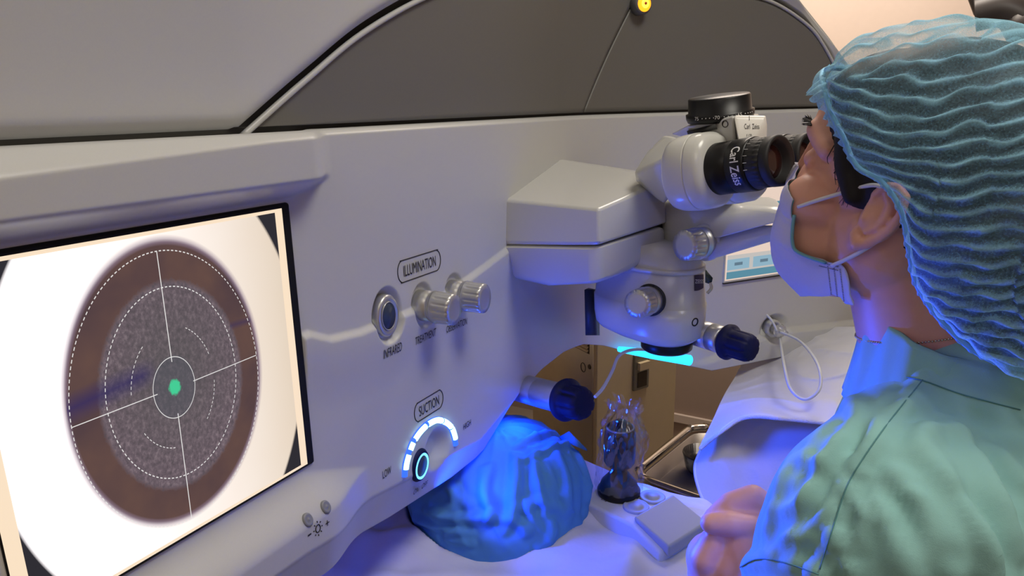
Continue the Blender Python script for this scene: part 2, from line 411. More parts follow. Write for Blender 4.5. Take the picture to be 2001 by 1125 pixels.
# smoky instrument shadow across the left of the eye
bd = mth('ABSOLUTE', mth('SUBTRACT', dz, mth('ADD', mth('MULTIPLY', dy, .10), .020)))
bm_ = mth('MULTIPLY', mth('SUBTRACT', 1, mth('DIVIDE', bd, .012, clamp=True)), mth('MULTIPLY', mth('LESS_THAN', dy, -.012), mth('LESS_THAN', r1, .110)))
bm_ = mth('MULTIPLY', bm_, mth('DIVIDE', mth('SUBTRACT', -.012, dy), .012, clamp=True))
c = mixc(mth('MULTIPLY', bm_, .75), c, srgb(52, 44, 96))
bd2 = mth('ABSOLUTE', mth('SUBTRACT', dz, mth('ADD', mth('MULTIPLY', dy, -.02), .034)))
b2 = mth('MULTIPLY', mth('SUBTRACT', 1, mth('DIVIDE', bd2, .004, clamp=True)), mth('MULTIPLY', mth('GREATER_THAN', dy, .055), mth('LESS_THAN', r1, .110)))
c = mixc(mth('MULTIPLY', b2, .5), c, srgb(50, 44, 90))
# faint inner disc and green fixation spot
c = mixc(mth('MULTIPLY', edge(rad(-.0005, 0), .025, .002), .35), c, srgb(78, 84, 96))
c = mixc(edge(rad(-.0005, 0, .006), .0062, .002), c, srgb(70, 205, 150))
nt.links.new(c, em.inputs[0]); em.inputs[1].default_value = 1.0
cream = emit('picture_margin', srgb(250, 226, 196), 1.0)
margin = plate('picture_margin', XS, .1775, .4297, 1.0925, 1.3372, cream, scr)
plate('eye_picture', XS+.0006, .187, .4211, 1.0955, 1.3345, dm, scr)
wl = emit('overlay_line', (.85, .83, .8), .95); XO = XS+.0014
def flat_ring(cyy, czz, r0, r1_, segs, m, name, dash=None, rot=0, a0=0, a1=2*math.pi):
    V = []; Fc = []
    for k in range(segs):
        if dash and (k % 2): continue
        for t in (k/segs, (k+.98 if not dash else k+1.15)/segs):
            a = a0+(a1-a0)*t
            for r in (r0, r1_): V.append((XO, cyy+.715*r*math.cos(a), czz+r*math.sin(a)))
        n = len(V); Fc.append((n-4, n-3, n-1, n-2))
    return put(name, mesh('r', V, Fc), m, scr, False)
flat_ring(.3068, 1.2135, .1082, .1090, 300, wl, 'dashed_ring', True)
flat_ring(.3083, 1.219, .0753, .0761, 210, wl, 'dashed_ring', True)
flat_ring(.3064, 1.2165, .0240, .0246, 96, wl, 'centre_ring')
for a0, a1 in ((.35, 1.1), (2.2, 3.0), (3.7, 4.5), (5.45, 6.15)):
    flat_ring(.3068, 1.2165, .0480, .0486, 19, wl, 'dashed_arc', True, a0=a0, a1=a1)
def oline(p, q):
    p = np.array(p); q = np.array(q); d = nz(q-p); n = np.array([-d[1], d[0]])*.00032
    put('crosshair_line', mesh('l', [(XO+.0001, *(p-n)), (XO+.0001, *(q-n)), (XO+.0001, *(q+n)), (XO+.0001, *(p+n))], [(0, 1, 2, 3)]), wl, scr, False)
oline((.3081, 1.322), (.3072, 1.237)); oline((.3225, 1.216), (.3842, 1.2173)); oline((.2295, 1.2163), (.2921, 1.2164)); oline((.3059, 1.1954), (.3042, 1.1049))

# ---- print on the panel
def ptext(s, yc, zc, wd, ht, m=M['ink'], tilt=0, parent=LW):
    put('lettering', text_mesh(s, wd, ht, lambda u, v: (float(front(yc+u, zc+v+u*tilt))+.0007, yc+u, zc+v+u*tilt)), m, parent, False)
def ctr(px, py): q = onf(px, py); return float(q[1]), float(q[2])
ptext('ILLUMINATION', *ctr(820, 519), .060, .0125)
ptext('TREATMENT', *ctr(831, 657), .040, .0095)
ptext('OBSERVATION', *ctr(892, 635), .047, .0092, tilt=-.05)
ptext('INFRARED', *ctr(767, 684), .031, .0105)
ptext('SUCTION', *ctr(838, 792), .040, .0125)
ptext('HIGH', *ctr(912, 829), .018, .0082)
ptext('LOW', *ctr(755, 922), .0148, .0092)
ptext("ON / OFF", *ctr(821, 952), .026, .0088)
ptext('-', *ctr(604, 1044), .0042, .0016); ptext('+', *ctr(639, 1021), .0048, .0058)
def pill(yc, zc, wd, ht):
    r = ht/2; P_ = []
    for k in range(49):
        a = -math.pi/2+math.pi*k/24 if k <= 24 else math.pi/2+math.pi*(k-25)/23
        e = .72
        P_.append((yc+(wd/2-r*e if k <= 24 else -(wd/2-r*e))+r*e*math.cos(a), zc+r*math.sin(a)))
    put('label_outline', tube([(float(front(y, z))+.0002, y, z) for y, z in P_], .0006, 6, 2, closed=True), M['ink'], LW)
pill(*ctr(820, 519), .0800, .0245); pill(*ctr(838, 792), .0575, .0235)
sy, sz = ctr(621, 1032)
# brightness symbol and buttons
sun = [(4.6e-3*math.cos(a), 6.2e-3*math.sin(a)) for a in np.linspace(0, 2*math.pi, 17)[:-1]]
def fp(y, z, e=.0003): return (float(front(y, z))+e, y, z)
put('sun_symbol', joinm([tube([fp(sy+a*.62, sz+b_*.62) for a, b_ in sun], .0005, 6, 2, closed=True)]+
    [tube([fp(sy+a*1.0, sz+b_*1.0), fp(sy+a*1.25, sz+b_*1.25)], .0005, 6, 1) for a, b_ in sun[::2]]), M['ink'], LW)
def surfn(y, z):
    e = .001; fy = (front(y+e, z)-front(y-e, z))/(2*e); fz = (front(y, z+e)-front(y, z-e))/(2*e); return nz([1, -fy, -fz])
M['dimple'] = mat('grey_button', (.22, .23, .26), .35)
for y, z in (ctr(602, 1018), ctr(637, 993)):
    put('brightness_button', lathe((float(front(y, z))-.003, y, z), surfn(y, z), [(0, .0066), (.0035, .0066), (.0045, .0058), (.0048, .004), (.0040, .003), (.0055, .0012), (.0056, .0001)], 28, ell=.8), M['dimple'], LW)
# infrared button
c = np.array([float(x0(.563))-.0105, .5625, 1.2035])
o = put('infrared_button', lathe(c, (1, 0, 0), [(0, .0235), (.011, .0235), (.0135, .0215), (.0135, .0185), (.0125, .0165), (.0125, .0001)], 56, ell=.74), M['steel'], LW)
put('button_rim', lathe(c+[.0126, 0, 0], (1, 0, 0), [(0, .0162), (.0012, .0158), (.0012, .0150), (.0006, .0148)], 48, ell=.74), M['steel'], o)
put('button_face', lathe(c+[.0127, 0, 0], (1, 0, 0), [(0, .0148), (.0006, .0146), (.0008, .0001)], 48, ell=.74), M['bglass'], o)
def knob(name, c, ax, r, L, parent, flutes=14, base=True, label=None, ell=1):
    c = np.array(c, float); ax = nz(ax)
    o = put(name, lathe(c, ax, [(-.004, r*1.0), (L*.34, r*1.0), (L*.36, r*.93), (L*.42, r*.92), (L*.44, r*1.02), (L*.5, r*1.05)], 48, ell=ell), M['steel'], parent)
    put('grip', lathe(c+ax*L*.48, ax, [(0, r*1.05), (L*.04, r*1.05), (L*.10, r*1.04), (L*.14, r*1.02), (L*.44, r*1.0), (L*.52, r*.97), (L*.53, r*.6), (L*.53, .0001)], 112, flute=(flutes, .10, 3, 4), ell=ell), M['steel'], o)
    u, v, a = frame(ax)
    return o
kd = mat('screw_hole', (.02, .02, .02), .5)
for y, z in ((.6255, 1.196), (.690, 1.193)):
    o = knob('control_knob', (-.486, y, z+.003), (1, 0, 0), .0182, .050, LW, ell=.84)
    put('grub_screw', lathe((-.462, y-.0080, z-.0100), (.1, -.65, -.72), [(-.004, .0022), (.0012, .0022), (.0014, .0001)], 16), kd, o)
# suction scale: six lit segments on a horseshoe
HS = [ctr(*q) for q in ((789, 930), (790, 908), (796, 885), (805, 862), (819, 841), (835, 827), (852, 820), (868, 824), (879, 834), (885, 850), (889, 868))]
Hq = np.array(catmull([(0, *p) for p in HS], 10))[:, 1:]
put('scale_base', tube([fp(y, z, .0004) for y, z in Hq], .0040, 8, 1, flat=1), M['leddim'], LW)
L_ = len(Hq)
for a, b_ in ((.07, .20), (.23, .295), (.325, .47), (.495, .645), (.665, .785), (.805, .93)):
    q = Hq[int(a*L_):int(b_*L_)+1]
    put('scale_segment', tube([fp(y, z, .0022) for y, z in q[::2]], .0037, 8, 2), M['led'], LW)
pb = onf(821, 908); c = np.array([-.4965, pb[1], pb[2]+.001])
o = put('power_button', lathe(c, (1, 0, -.1), [(0, .0215), (.016, .0215), (.019, .0195), (.0195, .0170), (.0185, .015), (.0185, .0001)], 56, ell=.74), M['navy'], LW)
put('light_ring', lathe(c+[.0187, 0, -.0018], (1, 0, -.1), [(0, .0172), (.0015, .0168), (.0018, .0158), (.0015, .0148), (0, .0146)], 56, ell=.72), M['ledring'], o)
put('button_face', lathe(c+[.0190, 0, -.0018], (1, 0, -.1), [(0, .0138), (.0008, .0134), (.001, .0001)], 40, ell=.72), M['bglass'], o)

# ---- far wing: touch screen, port, hose
def wp(y, z, e=0):
    n = nz([1, -.73, 0]); return np.array([float(x0(y)), y, z])+n*e
def wplate(name, ya, yb, za, zb_, e0, e1, m, parent, bvl=0):
    V = [wp(y, z, e) for e in (e0, e1) for y, z in ((ya, za), (yb, za), (yb, zb_), (ya, zb_))]
    o = put(name, mesh('w', V, [(3, 2, 1, 0), (4, 5, 6, 7), (0, 1, 5, 4), (1, 2, 6, 5), (2, 3, 7, 6), (3, 0, 4, 7)]), m, parent, False)
    if bvl: bev(o, bvl)
    return o
ts = wplate('touch_screen', 1.362, 1.70, 1.075, 1.322, -.01, .004, M['white'], LW)
wplate('screen_joint', 1.362, 1.70, 1.0735, 1.0765, -.004, .0045, M['groove'], LW)
wplate('screen_image', 1.364, 1.696, 1.080, 1.318, .0042, .0048, emit('pale_pink_screen', srgb(238, 214, 198), .92), ts)
bl = emit('pale_blue_key', srgb(150, 188, 208), .85); bl2 = emit('blue_bar', srgb(92, 148, 170), .85)
wplate('menu_bar', 1.366, 1.696, 1.083, 1.097, .005, .0056, bl2, ts)
wplate('menu_strip', 1.366, 1.696, 1.097, 1.130, .005, .0053, emit('pale_strip', srgb(206, 202, 198), .85), ts)
for k in range(6):
    ya = 1.372+k*.052; kk = wplate('menu_key', ya-.006, ya+.038, 1.101, 1.122, .0055, .0062, bl, ts)
    wplate('key_mark', ya+.008, ya+.024, 1.109, 1.115, .0063, .0066, emit('key_print', srgb(110, 140, 160), .7), kk)
wplate('side_bar', 1.44, 1.696, 1.213, 1.228, .005, .0056, bl2, ts)
# blue-lit light bar beneath the objective
for o in (0,):
    A = wp(1.13, 0); 
lb = [onf(1187, 682), onf(1235, 690), onf(1290, 700), onf(1340, 708)]
n_ = nz([1, -.6, -.25])
q0 = onf(1200, 678); q1 = onf(1262, 687); q2 = onf(1334, 698)
put('treatment_light_bar', tube([q0+[.012, -.006, 0], q1+[.016, -.008, 0], q2+[.016, -.010, 0]], [.005, .009, .0105], 16, 6), emit('cyan_light', (.02, .42, 1), 2.6), LW,
    label='glowing cyan light bar under the centre')
put('treatment_light_bar', tube([(-.512, .48, .984), (-.512, .62, .970), (-.512, .76, .966)], .005, 12, 6), emit('blue_light', (.01, .16, 1), 2.4), LW, label='blue light bar under the near wing')
# hose port on the far wing
pc = wp(1.478, .960, -.004)
put('hose_port', lathe(pc, (1, -.73, 0), [(-.01, .019), (.004, .019), (.006, .016), (.004, .012), (-.006, .011)], 32), M['shell'], LW)

# ================================================================ surgical microscope
aF = nz([.945, -.326, 0]); bR = nz([.326, .945, 0]); UP = np.array([0, 0, 1.])
SM = thing('surgical_microscope', 'white surgical microscope with black eyepieces reaching out of the machine', 'microscope', (-.40, .92, 1.0))
def R3(ax, up=(0, 0, 1)):
    u, v, a = frame(ax, up); return np.array([a, u, v])
def onfp(px, py, e=.004):
    q = onf(px, py); return q+[-e, 0, 0]
# arm housing, upper and lower shells
TL = onf(996, 388); TB = onf(1097, 311); SL = onf(995, 479)
TN = D(1170, 408, .872); TR = D(1300, 352, .985); SN = D(1170, 479, .872); SR = D(1303, 436, .985)
back = lambda p, d=.04: np.array(p)+[-d, .0, 0]
def inward(ps, z): return [np.array([p[0], p[1], z]) for p in ps]
TBk = D(1262, 336, 1.12)
up_ = hull([TL, TB, TN, TR, SL, SN, SR, back(TL), back(TB), back(SL), TBk, TBk*[1, 1, 0]+[0, 0, SR[2]], np.array([TB[0]-.03, TB[1], SL[2]])])
o = put('housing_upper', up_, M['scope'], SM); bev(o, .014, 6, 25)
LB = onf(1012, 545); lb2 = D(1062, 561, .955); lbn = D(1168, 556, .885); lbr = D(1302, 484, .985); s2 = D(1168, 482, .874); s3 = D(1303, 440, .984)
sl = onf(996, 483)
lo_ = hull([sl, s2, s3, LB, lb2, lbn, lbr, back(sl), back(LB), D(1262, 452, 1.10), D(1262, 500, 1.10), D(1235, 530, .955)])
o = put('housing_lower', lo_, M['scope'], SM); bev(o, .016, 6, 22)
inn = hull([p*.985+np.array([-.36, .95, 1.18])*.015 for p in (onf(1000, 470), D(1166, 468, .885), D(1296, 432, .995), onf(1000, 492), D(1166, 492, .885), D(1296, 448, .995), D(1262, 440, 1.10), D(1262, 452, 1.10))])
put('shell_joint', inn, M['groove'], SM)
# side arm (towards the surgeon), upper and lower shell with a step between
ua = hull([D(1284, 392, 1.01), D(1284, 450, 1.01), D(1300, 392, .985), D(1345, 432, .945), D(1302, 440, .985), D(1398, 432, .90), D(1402, 468, .895), D(1530, 405, .86), D(1530, 432, .855), D(1330, 380, 1.04), D(1500, 384, 1.0), D(1525, 392, .97), D(1360, 470, .93)])
o = put('arm_upper', ua, M['scope'], SM); bev(o, .010, 5, 22)
la = hull([D(1282, 440, 1.01), D(1285, 495, 1.01), D(1300, 440, .990), D(1345, 440, .953), D(1404, 478, .90), D(1535, 440, .86), D(1318, 505, .975), D(1390, 507, .905), D(1470, 484, .885), D(1540, 462, .87), D(1330, 500, 1.03), D(1440, 486, .98), D(1400, 440, 1.0), D(1540, 440, .95)])
o = put('arm_lower', la, M['scope'], SM); bev(o, .009, 5, 22)
rg = hull([D(1420, 378, 1.02), D(1475, 372, 1.0), D(1480, 394, .98), D(1416, 398, 1.0), D(1390, 384, 1.05), D(1478, 380, 1.06)])
o = put('arm_ridge', rg, M['scope'], SM); bev(o, .006, 4)
put('hinge_hole', lathe(D(1404, 400, .945), (0, 0, 1), [(-.004, .0026), (.004, .0026)], 14), M['black'], SM)
# optics body
def sect(c, ha, hb, z, n=48, p=3.2, tip=1.0):
    out = []
    for k in range(n):
        t = 2*math.pi*k/n; cx, sy = math.cos(t), math.sin(t)
        pp = 2.3 if cx > 0 else p
        r = (abs(cx)**pp+abs(sy)**pp)**(-1/pp)
        out.append(c+aF*ha*r*cx+bR*hb*r*sy*(1 if cx < 0 else 1)+UP*(z-c[2]))
    return out
def loft(secs, cap=True):
    V = [p for s in secs for p in s]; n = len(secs[0]); Fc = []
    for i in range(len(secs)-1):
        for k in range(n):
            k2 = (k+1) % n; Fc.append((i*n+k, i*n+k2, (i+1)*n+k2, (i+1)*n+k))
    if cap: Fc += [tuple(range(n))[::-1], tuple(range((len(secs)-1)*n, len(secs)*n))]
    return mesh('loft', V, Fc)
cO = D(1303, 662, 1.0)            # objective
cB = cO-aF*.030
zt = D(1300, 508, 1.0)[2]; zo = cO[2]
secs = []
for z, ha, hb, sh in ((zt+.03, .074, .045, 0), (zt-.006, .074, .046, 0), (zt-.008, .0755, .0475, 0), (zt-.05, .080, .052, 0), (zo+.055, .081, .053, 0), (zo+.030, .080, .053, .000), (zo+.016, .078, .052, .001), (zo+.010, .074, .050, .004), (zo+.004, .056, .044, .014), (zo+.001, .040, .038, .026)):
    secs.append(sect(cB+aF*sh, ha, hb, z))
put('optics_body', loft(secs[::-1]), M['scope'], SM)
put('collar', loft([sect(cB, .0775, .0495, z) for z in (zt-.004, zt+.002)]), M['scope'], SM)
o = put('objective_ring', lathe(cO-UP*.001, (0, 0, -1), [(-.004, .034), (.000, .0355), (.010, .0350), (.013, .032), (.013, .026), (.008, .024)], 48), M['black'], SM)
put('objective_lens', lathe(cO-UP*.007, (0, 0, -1), [(0, .0245), (.002, .0243), (.004, .012), (.0045, .0001)], 32), mat('lens_glass', (.02, .03, .06), .05), o)
# dark bracket between panel and body
bk_ = hull([D(1142, 566, 1.06), D(1160, 566, 1.06), D(1144, 655, 1.08), D(1164, 655, 1.08), D(1150, 562, 1.15), D(1172, 655, 1.17), D(1170, 566, 1.14)])
put('bracket', bk_, mat('dark_grey_metal', (.035, .038, .04), .5), SM)
bvh_cache = {}
def bvh(o):
    dg = bpy.context.evaluated_depsgraph_get(); e = o.evaluated_get(dg); me = e.to_mesh()
    r = o
    off = Vector((0, 0, 0))
    while r.parent: r = r.parent
    if r is not o: off = r.location
    t = BVHTree.FromPolygons([v.co+off for v in me.vertices], [tuple(p.vertices) for p in me.polygons]); e.to_mesh_clear(); return t
def hit(t, px, py, d0=0):
    r = ray(px, py); h = t.ray_cast(Vector(CAM+r*d0), Vector(r)); return (np.array(h[0]), np.array(h[1])) if h[0] is not None else (None, None)
ob_body = [c_ for c_ in SM.children if c_.name.startswith('optics_body')][0]
TBd = bvh(ob_body)
p, n = hit(TBd, 1270, 586)
o = knob('focus_knob', p, n, .0185, .040, SM, ell=1); kb = p
ring = put('knob_recess', lathe(p-n*.002, n, [(0, .0215), (.0026, .0215), (.0028, .0190)], 40), M['groove'], SM)
p, n = hit(TBd, 1276, 561); u = nz(np.cross(n, UP)); d_ = nz(UP*.85+u*(-.5))
if np.dot(d_, nz(RW[:, 0])) < 0: d_ = nz(UP*.85+u*.5)
put('index_mark', tube([p+n*.0005-d_*.0035, p+n*.0005+d_*.0035], .0011, 8, 1), M['ink'], SM)
p, n = hit(TBd, 1358, 629)
put('screw_hole', lathe(p-n*.001, n, [(0, .0058), (.0016, .0058), (.0016, .0042), (0, .004)], 24), M['black'], SM)
# maker's plate on the body
pq = [hit(TBd, *q)[0] for q in ((1356, 538), (1374, 536), (1374, 564), (1356, 570))]
if all(q is not None for q in pq):
    V = []; Fc = []
    for i in range(9):
        for j in range(9):
            px_ = 1356+18*i/8; py_ = 538-2*i/8+(30-4*i/8+2*math.sin(i/8*3.1))*j/8
            h_, n_ = hit(TBd, px_, py_); h_ = h_ if h_ is not None else V[-1]; n_ = n_ if n_ is not None else np.zeros(3)
            V.append(h_+n_*.0006)
    for i in range(8):
        for j in range(8): a = i*9+j; Fc.append((a, a+1, a+10, a+9))
    lg = put('maker_plate', mesh('m', V, Fc), mat('navy_label', srgb(18, 24, 70), .4), SM)
    def fz(u_, v_):
        h_, n_ = hit(TBd, 1365.5+u_*1000, 549.5-v_*1000); return h_+n_*.0010 if h_ is not None else V[0]
    put('lettering', text_mesh('ZEISS', .0165, .0075, fz), M['wprint'], lg, False)
# clamp on the far side of the body
cl = hull([D(1378, 525, 1.03), D(1393, 543, 1.02), D(1390, 556, 1.02), D(1378, 552, 1.03), D(1378, 528, 1.05), D(1392, 546, 1.04)])
o = put('clamp_lever', cl, mat('green_grey_lever', (.03, .06, .055), .4), SM)
put('lever_end', tube([D(1388, 552, 1.02), D(1390, 563, 1.02), D(1382, 573, 1.02)], .0022, 8, 4), M['steel'], o)
# knob on the arm
ta = bvh([c_ for c_ in SM.children if c_.name.startswith('arm_lower')][0])
p = D(1374, 474, .915); n = nz(-bR*1+aF*-.12+UP*.02)
knob('zoom_knob', p-n*.006, n, .0195, .040, SM)
put('knob_recess', lathe(p-n*.008, n, [(0, .0235), (.006, .0235), (.0062, .0205)], 40), M['scope'], SM)

# ---- binocular head
TU = thing  # alias unused
ec = D(1526, 313, .712); el = D(1400, 331, .752)          # eyecup centre and barrel root
ax = nz(ec-el); LE = np.linalg.norm(ec-el)
# prism holder, D shaped, at the barrel's root
def dsect(c, ax, w_, h_, off, n=56):
    u, v, a = frame(ax); return [c+a*off+u*w_*math.copysign(abs(math.cos(t))**.8, math.cos(t))+v*h_*math.copysign(abs(math.sin(t))**.85, math.sin(t)) for t in np.linspace(0, 2*math.pi, n+1)[:-1]]
cH = el-UP*.000
pri = [dsect(cH, ax, .020, .024, -.050), dsect(cH, ax, .028, .0325, -.048), dsect(cH, ax, .0325, .037, -.043), dsect(cH, ax, .0345, .039, -.036), dsect(cH, ax, .035, .0395, -.030), dsect(cH, ax, .0352, .0397, -.0170), dsect(cH, ax, .0350, .0395, -.0162), dsect(cH, ax, .0342, .0387, -.0160), dsect(cH, ax, .0342, .0387, -.0154), dsect(cH, ax, .035, .0392, -.0152), dsect(cH, ax, .0350, .0392, -.0140), dsect(cH, ax, .0345, .0385, -.004), dsect(cH, ax, .031, .034, .002), dsect(cH, ax, .026, .028, .004)]
put('prism_housing', loft(pri), M['white'], SM)
def eyepiece(root, tipc, name, letter=True):
    ax = nz(tipc-root); L = np.linalg.norm(tipc-root); r = .0255
    o = put(name, lathe(root, ax, [(-.008, .024), (0, .0262), (L*.36, .0258), (L*.365, .0250), (L*.38, .0250), (L*.385, .0262), (L*.62, .0262), (L*.66, .0258), (L*.665, .0235)], 56), M['black'], SM)
    sc = put('diopter_ring', lathe(root+ax*L*.66, ax, [(0, .0240), (L*.02, .0250), (L*.12, .0232), (L*.13, .0238), (L*.20, .0238), (L*.21, .0225)], 120, flute=(30, .05, 3, 4)), M['rubber'], o)
    put('eyecup', lathe(root+ax*L*.86, ax, [(0, .0225), (L*.02, .0238), (L*.10, .0240), (L*.14, .0236), (L*.15, .0215), (L*.10, .0185), (L*.03, .0165), (L*.0, .0155)], 48), M['rubber'], o)
    put('eye_lens', lathe(root+ax*L*.87, ax, [(0, .0158), (L*.012, .0150), (L*.02, .008), (L*.022, .0001)], 32), mat('coated_lens', (.035, .01, .008), .06), o)
    return o, sc
ep, sc = eyepiece(el, ec, 'eyepiece')
ep2, sc2 = eyepiece(el+bR*.066, ec+bR*.066-ax*.004, 'eyepiece')
# white lettering around the near barrel
u_, v_, a_ = frame(ax)
toC = nz(CAM-el); th0 = math.atan2(toC.dot(v_), toC.dot(u_))
upang = math.atan2(v_[2], u_[2])
sgn = 1
def wrapf(hc, th, r, flip=1):
    return lambda s, v: el+a_*(LE*hc+v)+(u_*math.cos(th+flip*s/r)+v_*math.sin(th+flip*s/r))*r
thT = th0-.02
# reading direction runs downwards on the visible side
test = wrapf(.5, thT, .0265)(.005, 0)[2]-wrapf(.5, thT, .0265)(-.005, 0)[2]
fl = -1 if test > 0 else 1
put('lettering', text_mesh('Carl Zeiss', .040, .0098, wrapf(.545, thT, .02655, fl), bold=.014), M['wprint'], ep, False)
for k in range(6):
    th = thT+fl*(-1.15+k*.27); P_ = [wrapf(.665, th, .0252, 1)(0, 0), wrapf(.715, th, .0246, 1)(0, 0)]
    put('scale_tick', tube(P_, .00025, 6, 1), M['wprint'], ep, False)
# second prism housing behind
pri2 = [[p+bR*.066 for p in s] for s in pri]
put('prism_housing', loft(pri2), M['white'], SM)
# elbow block that carries the head
eb = [D(1238, 338, .93), D(1262, 300, .93), D(1300, 266, .92), D(1322, 268, .90), D(1334, 292, .86), D(1318, 372, .89), D(1296, 400, .93), D(1262, 345, .915), D(1240, 352, .97), D(1300, 262, .99), D(1340, 282, .95), D(1330, 360, .97), D(1285, 318, .885), D(1305, 385, .985)]
o = put('elbow', hull(eb), M['white'], SM); bev(o, .008, 5, 20)
fb = hull([D(1310, 372, .95), D(1340, 376, .86), D(1385, 388, .86), D(1440, 392, .90), D(1330, 350, .95), D(1400, 350, .88), D(1440, 350, .93), D(1400, 340, 1.0), D(1320, 392, 1.0), D(1430, 392, 1.0)])
o = put('head_foot', fb, M['scope'], SM); bev(o, .006, 4)
# bridge plate with the interpupillary dial
pf = nz(aF*1+UP*.12)        # front normal of the sloping nose
A0 = [D(1300, 262, .88), D(1345, 246, .80), D(1437, 225, .75), D(1497, 226, .745), D(1500, 262, .735), D(1497, 300, .735), D(1455, 304, .715), D(1418, 292, .74), D(1400, 262, .755)]
plate_ = hull([D(1342, 246, .80), D(1434, 226, .755), D(1436, 288, .76), D(1414, 285, .77), D(1408, 250, .765), D(1345, 252, .805), D(1310, 262, .86), D(1380, 228, .90), D(1484, 222, .84), D(1484, 292, .84), D(1460, 229, .90)])
o = put('bridge_plate', plate_, M['scope'], SM); bev(o, .003, 3)
nose = hull([D(1434, 225, .752), D(1496, 226, .758), D(1499, 245, .755), D(1498, 300, .757), D(1450, 306, .735), D(1444, 288, .744), D(1438, 238, .75), D(1434, 225, .80), D(1496, 226, .82), D(1498, 296, .82), D(1444, 300, .80)])
o = put('nose_plate', nose, mat('ivory_enamel', (.74, .72, .66), .3), SM); bev(o, .0035, 3)
tn = bvh(o)
def on_nose(s, v, cx=1469, cy=247):
    h_, n_ = hit(tn, cx+s*1000-v*60, cy-v*1000); 
    return h_+n_*.0005 if h_ is not None else D(cx+s*1000, cy-v*1000, .75)
put('lettering', text_mesh('Carl  Zeiss', .029, .0100, on_nose, bold=0), M['ink'], o, False)
put('lettering', text_mesh('f 170', .010, .006, lambda s, v: on_nose(s, v, 1464, 265)), M['ink'], o, False)
put('index_mark', text_mesh('I', .0012, .008, lambda s, v: on_nose(s, v, 1464, 231)), M['ink'], o, False)
tp = bvh([c_ for c_ in SM.children if c_.name.startswith('bridge_plate')][0])
h_, n_ = hit(tp, 1417, 242)
if h_ is not None: put('screw_hole', lathe(h_-n_*.0015, n_, [(0, .0036), (.002, .0036), (.002, .0030), (0, .0028)], 24), M['black'], SM)
slot = hull([D(1342, 256, .80), D(1398, 242, .765), D(1402, 252, .763), D(1345, 266, .80), D(1345, 258, .83), D(1400, 244, .80)])
put('slot', slot, M['groove'], SM)
dc = D(1407, 228, .80); dn = nz(np.array([.02, 0, 1])+(-RW[:, 0])*.135+RW[:, 2]*.05)
dial = put('width_dial', lathe(dc, dn, [(-.003, .0335), (.001, .0350), (.0055, .0350), (.006, .0325), (.0205, .0318), (.0218, .0305), (.0218, .0001)], 96), M['black'], SM)
du, dv, dna = frame(dn)
tc_ = nz(CAM-dc); thd = math.atan2(tc_.dot(dv), tc_.dot(du))
def dialf(th, hh, r=.0352):
    # reading left to right as seen from outside
    return lambda s, v: dc+dna*(hh+v)+(du*math.cos(th+s/r)+dv*math.sin(th+s/r))*r
for k, (s_, th) in enumerate((('75', -.72), ('70', -.08), ('65', .58))):
    put('lettering', text_mesh(s_, .0050, .0036, dialf(thd+th, .0032)), M['wprint'], dial, False)
    for j in range(1, 5):
        tt = thd+th+.08+j*.115
        put('scale_tick', lathe(dialf(tt, .0032)(0, 0), dialf(tt, .0032, .036)(0, 0)-dialf(tt, .0032)(0, 0), [(-.0002, .0005), (.0002, .0005)], 8), M['wprint'], dial, False)

# ---- handles: aluminium stubs with dark blue caps
def handle(p0, p1, r, parent, cap_r, name='swing_handle'):
    ax = nz(p1-p0); L = np.linalg.norm(p1-p0)
    o = put(name, lathe(p0, ax, [(-.01, r), (L*.50, r), (L*.505, r*.985), (L*.52, r*.985), (L*.525, r), (L*.92, r), (L*.97, r*.93), (L, r*.85), (L, r*.7), (L+.012, r*.7)], 48), M['steel'], parent)
    c = put('handle_cap', lathe(p1+ax*.004, ax, [(0, cap_r*.80), (.002, cap_r), (.006, cap_r*1.02), (.010, cap_r*.90), (.013, cap_r*.80), (.017, cap_r*.80), (.034, cap_r*.79), (.040, cap_r*.70), (.0425, cap_r*.52), (.043, .0001)], 96, flute=(8, .10, 4, 7)), M['navy'], o)
    return o
h0 = onf(1032, 760)+np.array([-.02, 0, 0]); h1 = D(1100, 779, 1.015)
handle(h0, h1, .0215, LW, .0300)
g0 = D(1368, 651, 1.0); g1 = D(1414, 665, .975)
handle(g0, g1, .0185, SM, .0235)
# suction tubes
M['hose'] = mat('clear_silicone_tube', (.75, .78, .82), .25, Transmission_Weight=.15, IOR=1.35)
tube1 = put('suction_tube', tube([D(1163, 775, .95), D(1178, 758, .97), D(1196, 726, 1.0), D(1209, 696, 1.03), D(1232, 684, 1.06), D(1262, 683, 1.08), D(1290, 690, 1.1)], .0023, 12, 10), M['hose'], None,
    label='thin clear suction tube running from the front blue handle cap up under the glowing microscope', category='tube')
# ================================================================ far things behind the machine
def B3(ax):  # yaw frame
    return R3(ax)
M['cab'] = noise(mat('beige_metal', srgb(196, 180, 146), .5), 25, .05, .03, bscale=200)
M['vent'] = mat('vent_dark', srgb(60, 50, 36), .7)
